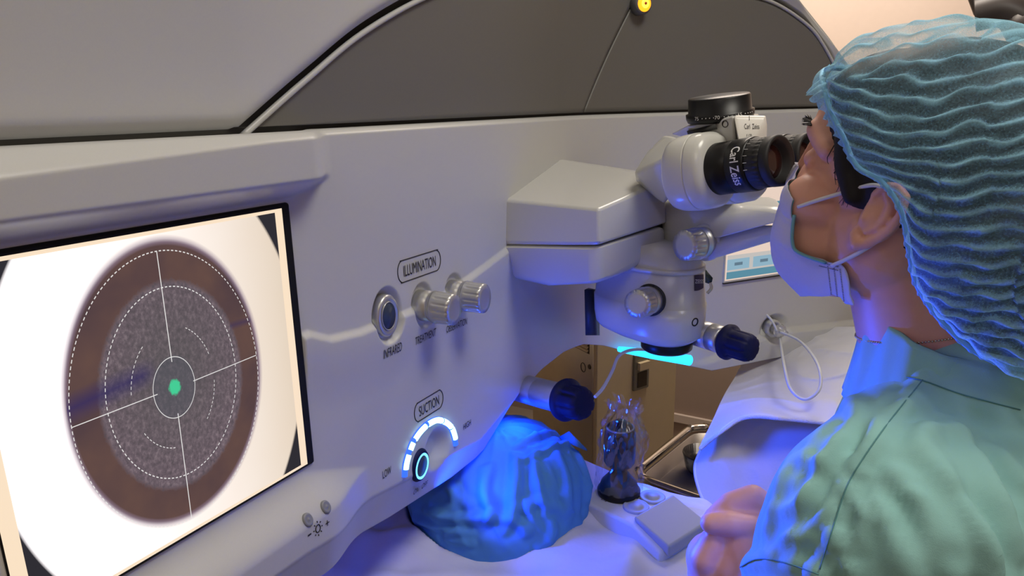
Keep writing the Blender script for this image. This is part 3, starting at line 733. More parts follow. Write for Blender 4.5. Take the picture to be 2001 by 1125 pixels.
# cabinet: corner edge seen at x=1165, right edge at x=1322
ce = D(1165, 760, 2.10)[:2]; cr = D(1321, 760, 2.35)[:2]; clf = D(1040, 760, 2.45)[:2]
cz1 = 1.12
fx = nz([cr[0]-ce[0], cr[1]-ce[1], 0]); sx = nz([clf[0]-ce[0], clf[1]-ce[1], 0]); wF = np.linalg.norm(cr-ce); wS = np.linalg.norm(clf-ce)
CB = thing('rack_cabinet', 'beige metal cabinet with louvred side and latch standing behind the blue lit machine', 'cabinet', (float((cr[0]+clf[0])/2), float((cr[1]+clf[1])/2), 0))
ce3 = np.array([*ce, 0]); cr3 = np.array([*cr, 0]); cl3 = np.array([*clf, 0]); c4 = cr3+cl3-ce3
o = put('body', hull([p+[0, 0, z] for p in (ce3, cr3, cl3, c4) for z in (.03, cz1)]), M['cab'], CB); bev(o, .006)
nS = nz(np.cross(sx, UP)); nS = nS if nS.dot(nz(CAM-ce3)) > 0 else -nS
nF = nz(np.cross(fx, UP)); nF = nF if nF.dot(nz(CAM-ce3)) > 0 else -nF
sp_ = put('side_panel', hull([ce3+sx*s+nS*e+[0, 0, z] for s in (.015, wS-.01) for e in (-.002, .004) for z in (.08, cz1-.03)]), M['cab'], CB)
zs = np.linspace(.72, 1.07, 34)
for z in zs:
    put('louvre_slat', hull([ce3+sx*s+nS*e+[0, 0, z+dz] for s in (.035, wS-.05) for e, dz in ((.003, 0), (.010, -.004), (.003, .0035), (.009, -.006))]), M['cab'], sp_, False)
put('vent_recess', hull([ce3+sx*s+nS*e+[0, 0, z] for s in (.03, wS-.045) for e in (.0035, .0048) for z in (.71, 1.08)]), M['vent'], CB, False)
put('logo_ring', tube([ce3+sx*(.06+.012*math.cos(a))+nS*.006+UP*(.66+.014*math.sin(a)) for a in np.linspace(0, 2*math.pi, 17)[:-1]], .0012, 6, 2, closed=True), M['vent'], CB)
put('lock', lathe(ce3+sx*.028+nS*.003+UP*.672, nS, [(0, .008), (.004, .007), (.004, .0001)], 16), M['vent'], CB)
# latch on the front face
pl = onpl(1252, 722, ce3, nF)
o = put('latch', hull([pl+fx*a+UP*b_+nF*e for a in (-.034, .030) for b_ in (-.062, .055) for e in (-.002, .008)]), noise(mat('aged_steel', srgb(126, 124, 112), .45, .4), 60, .1), CB); bev(o, .004)
put('latch_plate', hull([pl+fx*a+UP*b_+nF*e for a in (-.020, .018) for b_ in (-.052, -.004) for e in (.006, .010)]), M['vent'], o, False)
put('latch_handle', hull([pl+fx*a+UP*b_+nF*e for a in (-.022, .020) for b_ in (.006, .030) for e in (.006, .020)]), M['cab'], o, False)

# chromed instrument trolley with a raised rim
tz = .60
T = [onz(1268, 945, tz), onz(1390, 982, tz), onz(1560, 1000, tz), onz(1480, 880, tz), onz(1312, 892, tz)]
ctr = sum(T)/5
TR_ = thing('instrument_trolley', 'low steel instrument trolley with a rounded chrome rail behind the joystick console', 'trolley', (float(ctr[0]), float(ctr[1]), 0))
P0 = onz(1259, 926, tz+.03); P1 = onz(1375, 966, tz+.03); P3 = onz(1300, 884, tz+.03)
e1 = nz((P1-P0)*[1, 1, 0]); e2 = nz((P3-P0)*[1, 1, 0]); e2 = nz(e2-e1*e1.dot(e2))
W1, W2 = .42, .32
def rr(z, wa, wb, r=.05, o_=0):
    out = []
    for (cx, cy, a0) in ((wa-r, wb-r, 0), (r, wb-r, 90), (r, r, 180), (wa-r, r, 270)):
        for k in range(5):
            a = math.radians(a0+k*22.5); out.append(P0*[1, 1, 0]+e1*(cx+(r-o_)*math.cos(a)-.02)+e2*(cy+(r-o_)*math.sin(a)-.02)+UP*z)
    return out
put('rail', tube(rr(tz+.03, W1, W2), .009, 12, 3, closed=True), M['chrome'], TR_)
o = put('tray_top', loft([rr(tz-.022, W1, W2, .05, .01), rr(tz-.002, W1, W2, .05, .004), rr(tz+.02, W1, W2, .05, .008), rr(tz+.02, W1, W2, .05, .012), rr(tz-.016, W1, W2, .05, .02)]), mat('brushed_steel', (.42, .39, .35), .38, .9), TR_)
for a in (.05, W1-.09):
    for b_ in (.05, W2-.09):
        q = P0*[1, 1, 0]+e1*a+e2*b_
        l_ = put('leg', tube([q+UP*.06, q+UP*(tz-.02)], .011, 12, 1), M['chrome'], TR_)
        put('caster', lathe(q+UP*.03-e1*.01, e1, [(0, .001), (0, .029), (.02, .029), (.02, .001)], 24), M['rubber'], l_)
# dark instrument bowl on it
bw = onz(1372, 912, tz)
put('instrument_bowl', lathe(bw+[0, 0, -.010], (0, 0, 1), [(0, .001), (0, .03), (.01, .038), (.045, .046), (.048, .045), (.012, .034), (.008, .001)], 40), mat('dark_steel', (.05, .05, .05), .2, .7), None,
    label='small dark bowl half hidden by the white drape on the steel trolley', category='bowl')

# ================================================================ patient support
M['sheet'] = noise(mat('white_cotton', (.66, .66, .70), .85, spec=.2), 14, .03, .35, bscale=40, dist=.004)
zp = .865
# joystick console
zc_ = .865
C = [onz(1165, 938, zc_), onz(1262, 955, zc_), onz(1375, 1000, zc_), onz(1300, 1062, zc_-.01), onz(1150, 990, zc_)]
JC = thing('control_console', 'pale joystick control console with two round buttons beside the wrapped head', 'control panel', (float(C[1][0]), float(C[1][1]), zc_-.06))
k0 = onz(1168, 992, zc_); k1 = onz(1290, 1052, zc_); k2 = onz(1376, 998, zc_); k3 = onz(1262, 950, zc_)
e1 = nz((k1-k0)*[1, 1, 0]); e2 = nz((k2-k1)*[1, 1, 0]); Lc = np.linalg.norm((k1-k0)[:2]); Wc = np.linalg.norm((k2-k1)[:2])
M['con'] = mat('console_plastic', (.60, .62, .66), .4); M['con2'] = mat('console_grey', (.36, .38, .42), .5)
def cpt(a, b_, z): return k0*[1, 1, 0]+e1*a+e2*b_+UP*z
Lx = Lc*1.02
b = hull([cpt(a, b_, z) for a, b_, z in ((-.22, 0, zc_), (-.22, Wc, zc_), (Lx*.55, 0, zc_), (Lx*.55, Wc, zc_), (Lx, 0, zc_-.022), (Lx, Wc, zc_-.022), (-.22, 0, zc_-.06), (-.22, Wc, zc_-.06), (Lx, 0, zc_-.06), (Lx, Wc, zc_-.06))])
o = put('housing', b, M['con'], JC); bev(o, .005, 3)
b = hull([cpt(a, b_, z) for a, b_, z in ((Lx*.52, .008, zc_+.001), (Lx*.52, Wc-.003, zc_+.001), (Lx*.52, .008, zc_+.008), (Lx*.52, Wc-.003, zc_+.008), (Lx*1.06, .008, zc_-.012), (Lx*1.06, Wc-.003, zc_-.012), (Lx*1.06, .008, zc_-.03), (Lx*1.06, Wc-.003, zc_-.03))])
o = put('wrist_rest', b, M['con2'], JC); bev(o, .004, 3)
tcn = bvh([c_ for c_ in JC.children if c_.name.startswith('housing')][0])
for px_, py_ in ((1275, 972), (1243, 991)):
    p = onz(px_, py_, zc_)
    o = put('round_button', lathe(p-UP*.002, UP, [(0, .0185), (.004, .0185), (.0052, .017), (.0045, .0150), (.0045, .010), (.0060, .0095), (.0062, .0001)], 40), M['con2'], JC)
for px_, py_ in ((1245, 976), (1183, 976)):
    p = onz(px_, py_, zc_)
    put('button_symbol', tube([p+e1*a+e2*b_+UP*.0004 for a, b_ in ((-.004, -.004), (.004, -.004), (.004, .004), (-.004, .004))], .0004, 6, 1, closed=True), M['ink'], JC)
jb = onz(1209, 962, zc_); jv = nz(np.array([0, 0, 1.]))
js = put('joystick', lathe(jb, jv, [(-.002, .031), (.006, .0315), (.009, .029), (.018, .026), (.030, .016), (.036, .012), (.044, .012), (.047, .020), (.052, .0225), (.085, .0235), (.102, .0215), (.108, .017), (.110, .010), (.114, .009), (.1145, .0001)], 48), M['black'], JC, label='black joystick wrapped in a clear bag')
put('button_ring', lathe(jb+jv*.102, jv, [(0, .0205), (.004, .0195), (.004, .014)], 36), M['dimple'], js)
# clear bag over the joystick: crumpled film
def bag():
    nu, nv = 72, 46; out = np.zeros((nu, nv, 3)); r0 = np.interp(np.linspace(0, 1, nv), [0, .12, .35, .55, .72, .82, .9, 1], [.031, .034, .030, .033, .029, .022, .019, .027])
    ph = rng.uniform(0, 6, 12)
    for j in range(nv):
        t = j/(nv-1)
        for i in range(nu):
            a = 2*math.pi*i/(nu-1)
            cr = .0022*math.sin(5*a+ph[0]+9*t)+.0018*math.sin(9*a+ph[1]-14*t)+.0013*math.sin(17*a+ph[2]+23*t)+.001*math.sin(27*a+ph[3]-31*t)
            r = r0[j]+cr*(.5+t); h = .009+.137*t+.004*math.sin(4*a+ph[4])*t+.003*math.sin(11*a+ph[5])*t
            fl = 1-.55*max(0, t-.8)*5*.7
            out[i, j] = jb+UP*h+(e1*math.cos(a)+e2*math.sin(a)*fl)*r+e1*.008*t
    return grid(nu, nv, out)
film = bpy.data.materials.new('clear_film'); film.use_nodes = True; nt = film.node_tree; nt.nodes.clear()
o_ = nt.nodes.new('ShaderNodeOutputMaterial'); mx = nt.nodes.new('ShaderNodeMixShader'); tr = nt.nodes.new('ShaderNodeBsdfTransparent'); gl = nt.nodes.new('ShaderNodeBsdfGlossy')
gl.inputs['Color'].default_value = (.8, .82, .85, 1); gl.inputs['Roughness'].default_value = .14
mx.inputs[0].default_value = .16; nt.links.new(tr.outputs[0], mx.inputs[1]); nt.links.new(gl.outputs[0], mx.inputs[2]); nt.links.new(mx.outputs[0], o_.inputs[0])
put('clear_bag', bag(), film, js)

# pillow under the wrapped head
def superpad(c, u, v, w_, nu=240, nv=240, pw=2.6, wr=.004, seed=1):
    rg_ = np.random.default_rng(seed); s = np.linspace(-1, 1, nu); t = np.linspace(-1, 1, nv); Sx, Tx = np.meshgrid(s, t, indexing='ij')
    Xs = np.sign(Sx)*np.abs(Sx)**.8; Ys = np.sign(Tx)*np.abs(Tx)**.8
    h = np.clip(1-np.abs(Sx)**4, 0, 1)**.45*np.clip(1-np.abs(Tx)**4, 0, 1)**.45
    n = np.zeros_like(h)
    for k in range(9):
        a = rg_.uniform(0, 6.3); f = rg_.uniform(3, 10); n += np.abs(np.sin((np.cos(a)*Sx+np.sin(a)*Tx)*f+rg_.uniform(0, 6)+.6*np.sin(3*Tx+k)))**6*.5
    out = []
    for sg in (1, -1):
        z = h*w_*sg+(n*wr*h if sg > 0 else 0)
        out.append(c+Xs[..., None]*u+Ys[..., None]*v+z[..., None]*UP)
    return out
hc = D(985, 930, 1.0)      # middle of the wrapped head
hcn = D(972, 952, 1.13); RPt = np.array([nz([.8, -.5, .0]), nz([.5, .8, 0]), [0, 0, 1.]])
pc_ = onz(990, 1070, .80); pc_[2] = .776
u = nz([.80, .12, 0])*.295; v = nz([-.12, .80, .12])*.185
pa, pb = superpad(pc_, u, v, .052, wr=.010)
rl = (pa-hcn)@RPt.T; q2_ = (rl[..., 0]/.152)**2+(rl[..., 1]/.142)**2; dep = hcn[2]-.112*np.sqrt(np.clip(1-q2_, 0, 1))-.001
pa[..., 2] = np.where(q2_ < 1, np.minimum(pa[..., 2], dep), pa[..., 2])
me = joinm([grid(240, 240, pa), grid(240, 240, pb[::-1])])
put('head_pillow', me, M['sheet'], None, label='white covered head pillow under the blue wrapped head', category='pillow')
# treatment bed below
BD = thing('treatment_bed', 'sheet covered patient bed running under the laser machine, its corner seen below the panel', 'bed', (-.75, .95, 0))
ba = nz([-.93, .36, 0]); bb_ = nz([.36, .93, 0]); bc = np.array([-.70, 1.0, 0])
def bpnt(a, b_, z): return bc+ba*a+bb_*b_+UP*z
o = put('mattress', hull([bpnt(a, b_, z) for a in (-.40, 1.5) for b_ in (-.52, .22) for z in (.66, .742)]), M['sheet'], BD); bev(o, .03, 5)
o = put('bed_frame', hull([bpnt(a, b_, z) for a in (-.30, 1.45) for b_ in (-.27, .20) for z in (.60, .66)]), M['shell'], BD)
put('bed_column', hull([bpnt(a, b_, z) for a in (.05, .35) for b_ in (-.15, .12) for z in (.0, .60)]), M['shell'], BD)
# ceiling lamp arm seen above the cap
AL = thing('ceiling_equipment_arm', 'dark ceiling mounted equipment arm in the upper right corner above the cap', 'lamp arm', (float(D(1960, 20, 2.2)[0]), float(D(1960, 20, 2.2)[1]), 1.7))
M['dk'] = mat('dark_brown_metal', (.035, .028, .026), .45)
o = put('arm_block', hull([D(*q) for q in ((1886, -12, 2.2), (1904, 34, 2.2), (2010, 28, 2.2), (2040, -30, 2.2), (1880, -30, 2.2), (1900, 20, 2.4), (2030, 20, 2.4), (1900, -30, 2.4), (2040, -30, 2.4))]), M['dk'], AL); bev(o, .01)
put('joint', tube([D(1905, 30, 2.2), D(1960, 20, 2.2), D(2010, 42, 2.2)], .04, 20, 8), M['dk'], AL)
put('joint', lathe(D(1985, 30, 2.2), (.6, 0, -.8), [(0, .04), (.05, .045), (.06, .03)], 24), M['dk'], AL)
q = D(1980, -25, 2.3); put('ceiling_tube', tube([q, np.array([q[0], q[1], HC])], .03, 16, 1), M['dk'], AL)
# ================================================================ people: helpers
def ellp(c, r, R=None, n=24):
    c = np.array(c, float); r = np.array(r, float); V = []; Fc = []; m_ = n//2
    for i in range(m_+1):
        ph = math.pi*i/m_
        for k in range(n):
            t = 2*math.pi*k/n; p = np.array([math.sin(ph)*math.cos(t), math.sin(ph)*math.sin(t), math.cos(ph)])*r
            V.append(c+(R.T@p if R is not None else p))
    for i in range(m_):
        for k in range(n):
            k2 = (k+1) % n; Fc.append((i*n+k, (i+1)*n+k, (i+1)*n+k2, i*n+k2))
    return V, Fc
def caps(p0, p1, r0, r1, n=18):
    ax = np.array(p1, float)-np.array(p0, float); L = np.linalg.norm(ax); u, v, a = frame(ax); V = []; Fc = []
    rows = [(-math.cos(t)*r0, math.sin(t)*r0) for t in np.linspace(0, math.pi/2, 6)]+[(L+math.sin(t)*r1, math.cos(t)*r1) for t in np.linspace(0, math.pi/2, 6)]
    for h, r in rows:
        for k in range(n):
            t = 2*math.pi*k/n; V.append(np.array(p0)+a*h+u*max(r, 1e-4)*math.cos(t)+v*max(r, 1e-4)*math.sin(t))
    for i in range(len(rows)-1):
        for k in range(n):
            k2 = (k+1) % n; Fc.append((i*n+k, i*n+k2, (i+1)*n+k2, (i+1)*n+k))
    Fc += [tuple(range(n))[::-1], tuple(range((len(rows)-1)*n, len(rows)*n))]
    return V, Fc
def chain(P, r, n=18): return [caps(P[i], P[i+1], r[i], r[i+1], n) for i in range(len(P)-1)]
def blob(prims, voxel, smooth=8, factor=.5):
    """union of overlapping forms grown together into one continuous skin"""
    V = []; Fc = []
    for v, f in prims:
        o = len(V); V += list(v); Fc += [tuple(i+o for i in q) for q in f]
    me = mesh('blob', V, Fc); ob = bpy.data.objects.new('blob', me); col.objects.link(ob)
    r = ob.modifiers.new('r', 'REMESH'); r.mode = 'VOXEL'; r.voxel_size = voxel; r.use_smooth_shade = True
    s = ob.modifiers.new('s', 'SMOOTH'); s.iterations = smooth; s.factor = factor
    dg = bpy.context.evaluated_depsgraph_get(); out = bpy.data.meshes.new_from_object(ob.evaluated_get(dg))
    bpy.data.objects.remove(ob); return out
def getco(me):
    a = np.empty(len(me.vertices)*3, np.float32); me.vertices.foreach_get('co', a); return a.reshape(-1, 3).astype(float)
def setco(me, a): me.vertices.foreach_set('co', a.astype(np.float32).reshape(-1)); me.update()
def norms(me):
    a = np.empty(len(me.vertices)*3, np.float32); me.vertex_normals.foreach_get('vector', a); return a.reshape(-1, 3).astype(float)
def tree(me): return BVHTree.FromPolygons([v.co for v in me.vertices], [tuple(p.vertices) for p in me.polygons])
def surfline(t, pts, step=9):
    out = []
    Q = catmull([(p[0], p[1], 0) for p in pts], step)
    for q in Q:
        h, n = hit(t, q[0], q[1])
        if h is not None: out.append(h)
    return np.array(out)
def segdist(co, P):
    d = np.full(len(co), 9.)
    for i in range(len(P)-1):
        a = P[i]; b = P[i+1]; ab = b-a; L2 = ab.dot(ab)+1e-12; t = np.clip((co-a)@ab/L2, 0, 1)
        d = np.minimum(d, np.linalg.norm(co-a-t[:, None]*ab, axis=1))
    return d
def folds(me, lines, sm=0):
    """lines: (polyline seen on the cloth, height, width); a fold is a ridge with a soft valley beside it"""
    t = tree(me); co = getco(me); n = norms(me); D_ = np.zeros(len(co))
    for pts, amp, wd in lines:
        P = surfline(t, pts)
        if len(P) < 2: continue
        c = P.mean(0); R = np.max(np.linalg.norm(P-c, axis=1))+wd*4; idx = np.where(np.linalg.norm(co-c, axis=1) < R)[0]
        d = segdist(co[idx], P); L = np.linalg.norm(P[0]-P[-1])+1e-6
        e = np.minimum(np.linalg.norm(co[idx]-P[0], axis=1), np.linalg.norm(co[idx]-P[-1], axis=1)); tp = np.clip(e/(L*.25+1e-6), 0, 1)*.7+.3
        D_[idx] += amp*tp*(np.exp(-(d/wd)**2)-.45*np.exp(-((d-wd*2)/wd)**2))
    setco(me, co+n*D_[:, None]); return me
def pnoise(co, sc, seed, oct_=3):
    r = np.random.default_rng(seed); out = np.zeros(len(co)); a = 1.
    for k in range(oct_):
        for j in range(4):
            d = nz(r.normal(size=3)); d2 = nz(r.normal(size=3)); out += a*np.sin(co@d*sc+r.uniform(0, 6)+1.3*np.sin(co@d2*sc*.7+r.uniform(0, 6)))/4
        sc *= 2.1; a *= .5
    return out
def crumple(co, sc, seed):
    n = pnoise(co, sc, seed, 2); return (1-np.abs(np.clip(n, -1, 1)))**3

# ---------------------------------------------------------------- surgeon
p_ = math.radians(20); F_ = nz([-.945, .326, 0]); L_ax = nz([-.326, -.945, 0])
Fd = F_*math.cos(p_)+UP*math.sin(p_); Ud = UP*math.cos(p_)-F_*math.sin(p_)
Ep = D(1566, 292, .675); O = Ep-Fd*.083-L_ax*.032-Ud*.02
W = lambda f, l, u: O+Fd*f+L_ax*l+Ud*u
RH = np.array([Fd, L_ax, Ud])
SG = thing('person', 'masked surgeon in green gown and blue bouffant cap looking into the microscope eyepieces', 'person', (.06, .60, 0))
nb_ = D(1814, 690, .70)      # base of the neck
hp = []
E_ = lambda c, r: hp.append(ellp(W(*c), r, RH))
E_((-.012, 0, .046), (.098, .073, .092)); E_((.036, 0, .052), (.056, .058, .055)); E_((.028, 0, -.015), (.060, .055, .072))
E_((.028, 0, -.062), (.045, .047, .035)); E_((.074, 0, -.050), (.012, .024, .012)); E_((-.01, 0, -.02), (.06, .068, .06))
for s in (1, -1):
    E_((.046, .041*s, -.014), (.030, .023, .026))
    E_((.066, .029*s, .018), (.0135, .014, .011))
    hp += chain([W(.084, .010*s, .038), W(.074, .036*s, .041), W(.052, .052*s, .034)], [.0095, .0105, .010])
    hp += chain([W(-.006, .058*s, -.010), W(-.002, .041*s, -.048), W(.045, .018*s, -.080), W(.062, 0, -.082)], [.015, .015, .015, .016])
    hp += chain([W(.082, .006*s, -.022), W(.077, .013*s, -.023)], [.008, .007])
    E_((.038, .034*s, -.040), (.034, .024, .036))
ears = []
for s in (1, -1):
    # ear: back plate, helix, antihelix, lobe, tragus
    ea = lambda f, o_, u: W(-.009+f*.80-.09*u, (.0695+o_*.66)*s, .006+u*.92)
    RE = RH
    ears.append(ellp(ea(-.008, .006, .004), (.0150, .0028, .024), RE)); ears.append(ellp(ea(-.004, .002, -.004), (.012, .008, .016), RE))
    hel = [(.006, .004, .006), (.008, .007, .017), (.003, .012, .027), (-.008, .015, .031), (-.019, .0165, .026), (-.024, .017, .012), (-.023, .016, -.002), (-.018, .014, -.013), (-.011, .011, -.022), (-.003, .009, -.026), (.003, .007, -.021), (.004, .006, -.014)]
    ears += chain([ea(*q) for q in hel], [.0026, .0030, .0032, .0033, .0034, .0034, .0034, .0036, .0046, .0058, .0048, .0036], 12)
    ears += chain([ea(-.002, .010, .021), ea(-.011, .013, .015), ea(-.014, .014, .004), ea(-.012, .013, -.006), ea(-.005, .010, -.014)], [.0022, .0028, .0030, .0030, .0030], 12)
    ears += chain([ea(.006, .006, .003), ea(.004, .0095, -.004), ea(.004, .007, -.010)], [.003, .0034, .003], 12)
    ears += chain([ea(-.012, .002, .02), ea(-.014, .003, -.008)], [.008, .008], 12)
hp += chain([W(.086, 0, .030), W(.088, 0, -.018)], [.0065, .0085])
# neck and trunk
hp += [caps(W(-.028, 0, -.030), nb_, .053, .052, 72)]
tc0 = nb_-UP*.05
SLj = D(1728, 1040, .60)       # near shoulder joint
SRj = nb_+(nb_-SLj)*[.85, .85, 0]-F_*.0; SRj[2] = SLj[2]-.01
hp += chain([nb_-UP*.075, SLj-UP*.01], [.040, .040]); hp += chain([nb_-UP*.075, SRj-UP*.01], [.040, .040])
hp.append(ellp(nb_-UP*.27+F_*.0, (.09, .15, .20), np.array([F_, L_ax, UP])))
hp.append(ellp(nb_-UP*.52, (.11, .15, .20), np.array([F_, L_ax, UP])))
elb = SLj+F_*.05-UP*.25+L_ax*.03; erb = SRj+F_*.10-UP*.25-L_ax*.03
wrl = D(1490, 1150, .69); wrr = D(1420, 1235, .74)
hp += chain([SLj, elb, wrl], [.045, .036, .025]); hp += chain([SRj, erb, wrr], [.045, .036, .025])
hipc = nb_-UP*.62; kn = []
for s in (1, -1):     # seated legs
    hipj = hipc+L_ax*.09*s; kne = hipj+F_*.36+L_ax*.06*s-UP*.03; foot = np.array([*(kne+F_*.02)[:2], .07])
    hp += chain([hipj, kne, foot], [.075, .052, .038]); hp += chain([foot-UP*.02, foot+F_*.14-UP*.035], [.036, .028])
H = lambda px, py, dd=0, d=.70: D(px, py, d+dd)
hp += chain([wrl, H(1462, 1070, .005), H(1470, 1000, .012)], [.024, .025, .020])
hp += chain([H(1505, 1000, .01), H(1472, 972, 0), H(1428, 985, -.004), H(1393, 1012, -.004)], [.013, .0120, .0110, .0088])       # index
hp += chain([H(1500, 1060, .0), H(1470, 1030, -.010), H(1425, 1023, -.016), H(1388, 1022, -.018)], [.015, .0115, .0110, .0092])   # thumb
for k, (dy_, dd_) in enumerate(((22, .026), (44, .040), (62, .052))):
    hp += chain([H(1490, 1000+dy_*.6, .02+dd_*.6), H(1440, 1004+dy_, dd_), H(1398, 1020+dy_*.8, dd_-.004), H(1392, 1036+dy_*.7, dd_+.012)], [.0115, .0105, .0098, .0082])
# the other hand, closed below it
hp += chain([wrr, H(1408, 1120, .02)], [.026, .030]); hp.append(ellp(H(1404, 1098, .018), (.030, .030, .024), RH))
hp += chain([H(1380, 1092, .0), H(1392, 1062, -.004), H(1412, 1050, -.002)], [.0150, .0125, .0095])
for k in range(4):
    hp += chain([H(1378+k*3, 1100+k*24, .012+k*.004), H(1366+k*4, 1108+k*24, .03), H(1392+k*4, 1124+k*22, .046)], [.0125, .0110, .0095])
hp += chain([H(1440, 1120, .0), H(1455, 1080, -.002), H(1462, 1062, .0)], [.020, .016, .013])
bodyme = blob(hp, .0021, 6, .5)
co = getco(bodyme); nn = norms(bodyme)
for s in (1, -1):
    for c_, r_, d_ in ((W(.086, .031*s, .022), .011, .0015), (W(.088, .017*s, .022), .010, .0035), (W(.080, .033*s, .031), .009, .002), (W(.030, .066*s, -.03), .02, .003)):
        d = np.linalg.norm(co-c_, axis=1); co -= nn*(np.exp(-(d/r_)**2)*d_)[:, None]
setco(bodyme, co)
bodyme = joinm([bodyme, blob(ears, .0011, 4, .5)])
skin = mat('skin', srgb(222, 166, 146), .46, spec=.4, Subsurface_Weight=.12, Subsurface_Scale=.006)
skin.node_tree.nodes['Principled BSDF'].inputs['Subsurface Radius'].default_value = (1, .35, .2)
noise(skin, 90, .07, .08, bscale=900, dist=.0006)
tb = tree(bodyme)
put('body', bodyme, skin, SG)
# eyes, brows
ew = mat('eye_white', (.7, .68, .65), .2); ei = mat('iris_brown', (.03, .015, .01), .15)
for s in (1, -1):
    e_ = W(.0645, .030*s, .018); V, Fc = ellp(e_, (.0115, .0115, .0105), RH); o = put('eye', mesh('e', V, Fc), ew, SG)
    put('iris', lathe(e_+Fd*.0107, Fd, [(0, .0055), (.0008, .0045), (.001, .0001)], 20), ei, o)
    V = []; Fc = []; Bs = []
    for k in range(46):
        t = k/45; b0 = W(.0965-.020*t**1.6, (.010+.034*t)*s, .040+.006*math.sin(t*2.4))
        dr = nz(Fd*.55+L_ax*s*(.3+.8*t)+Ud*(.35-.5*t)+rng.normal(size=3)*.12)
        q, nn_, _, _ = tb.find_nearest(Vector(b0)); q = np.array(q)
        Bs.append(tube([q, q+dr*.004, q+dr*.0085], [.0006, .0005, .0001], 5, 2))
    M['hair'] = M.get('hair') or mat('black_hair', (.012, .010, .010), .6, spec=.3)
    put('eyebrow', joinm(Bs), M['hair'], SG)
# hair: crown and bun under the cap, side hair in front of the ear
hq = [ellp(W(-.018, 0, .048), (.100, .079, .094), RH), ellp(W(-.085, 0, .010), (.075, .074, .075), RH), ellp(W(-.10, 0, -.035), (.05, .05, .04), RH), ellp(W(.026, 0, .066), (.066, .069, .056), RH)]
for s in (1, -1): hq += chain([W(.036, .062*s, .055), W(.028, .066*s, .032), W(.012, .0705*s, .010)], [.014, .0105, .0065])
hm = blob(hq, .003, 8)
co = getco(hm); loc = (co-O)@RH.T
bm = bmesh.new(); bm.from_mesh(hm); bm.verts.ensure_lookup_table()
kill = [v for v, q in zip(bm.verts, loc) if (q[0] > .036+.80*(q[2]-.022)+.2*max(0, .05-abs(q[1])) or (q[2] < .004 and q[0] > -.035) or (abs(q[1]) < .05 and q[2] < -.01 and q[0] > -.06))]
bmesh.ops.delete(bm, geom=kill, context='VERTS')
st = M['hair']; put('hair', bm, st, SG)
# loose strands down the temple
Sd = []
for k in range(60):
    f0 = .020+.026*rng.random(); u0 = .030+f0*1.0-.01+.01*rng.random(); Q = []
    for j in range(6):
        t = j/5; q = W(f0-.006*t*rng.uniform(.2, 1.6)-.004*math.sin(k), .09, u0-(.028+.022*rng.random())*t)
        h_ = tb.ray_cast(Vector(q), Vector(-L_ax))
        if h_[0] is None: continue
        Q.append(np.array(h_[0])+L_ax*(.0012+.002*math.sin(t*3)))
    if len(Q) > 3: Sd.append(tube(Q, [.0005, .0005, .0002], 5, 2))
put('hair_strands', joinm(Sd), st, SG)

# ---- bouffant cap
RIM = [(.097, 0, .086), (.091, .030, .086), (.079, .056, .083), (.066, .070, .077), (.052, .0775, .066), (.033, .0795, .052), (.014, .081, .037), (-.010, .085, .034), (-.031, .086, .021), (-.048, .084, -.003), (-.062, .078, -.024), (-.085, .072, -.041), (-.113, .056, -.056), (-.138, .030, -.062), (-.148, 0, -.064)]
RIMf = RIM+[(f, -l, u) for f, l, u in RIM[-2:0:-1]]
RQ = np.array(catmull(RIMf+[RIMf[0]], 26)[:-1]); NR = len(RQ)
K = np.array([-.045, 0, .030]); ER = np.array([.152, .108, .120]); PD = nz([-.62, 0, .78])
NS = 300; cap = np.zeros((NR+1, NS, 3)); att = np.zeros((NR+1, NS))
def ellr(d): return (np.abs(d[..., 0]/ER[0])**2.7+np.abs(d[..., 1]/ER[1])**2.7+np.abs(d[..., 2]/ER[2])**2.7)**(-1/2.7)
sv = np.linspace(0, 1, NS)**1.15
zdir = RH@UP; fdir = RH@F_
ph = rng.uniform(0, 6.3, 20)
for i in range(NR+1):
    a = RQ[i % NR]-K; la = np.linalg.norm(a); a = a/la; om = math.acos(np.clip(a.dot(PD), -1, 1))
    d = (np.sin((1-sv)*om)[:, None]*a+np.sin(sv*om)[:, None]*PD)/math.sin(om)
    R = ellr(d); bl = S(sv/.13)**.7; r = la*(1-bl)+R*bl
    P0_ = K+d*r[:, None]
    wz = P0_@zdir; wf = P0_@fdir; wl = P0_[:, 1]
    q = wz+.0020*np.sin(wf*42+wl*20+ph[0])+.0013*np.sin(wf*105+wz*60+ph[1])+.0011*np.sin(wf*190-wz*90+ph[2])
    q = q-.030*(1-S(sv/.28))**1.5*np.sign(.06-wz*.6)*.6
    q = q+.10*wf+.05*np.clip(wf-.02, 0, 1)*4*(wz-.05)*3
    stp = np.floor((wf+.3+.006*np.sin(wz*60))/.030); amt = S((-.055-wf)/.03)
    q = q+amt*.0042*np.sin(stp*2.4+ph[3])
    per = .0112; fr = (q/per) % 1.0
    rid = np.exp(-((fr-.5)/np.where(fr < .5, .10, .20))**2)                         # folded ridge of each pleat
    soft = .5-.5*np.cos(2*np.pi*fr)
    n_ = nz(d.sum(0)*0+1) if False else None
    amp = S(sv/.03)*(1-S((sv-.9)/.1))
    nz_ = .0012*np.sin(wf*310+wz*200+ph[4])+.0010*np.sin(wf*120+wz*330+ph[5])
    r2_ = r+amp*(.0014*rid+.0022*soft+nz_)+amp*.003*np.sin(wz*40+wf*33+ph[6])
    P1_ = K+d*r2_[:, None]
    cap[i] = O+P1_@RH
    att[i] = np.clip(rid*(.75+.25*np.sin(wf*150+ph[7]+q*500))+.55*(1-S(sv/.05))+.45*S((wz-.075)/.05)*S((wf-.02)/.06)+.15*S((wz-.11)/.03), 0, 1)
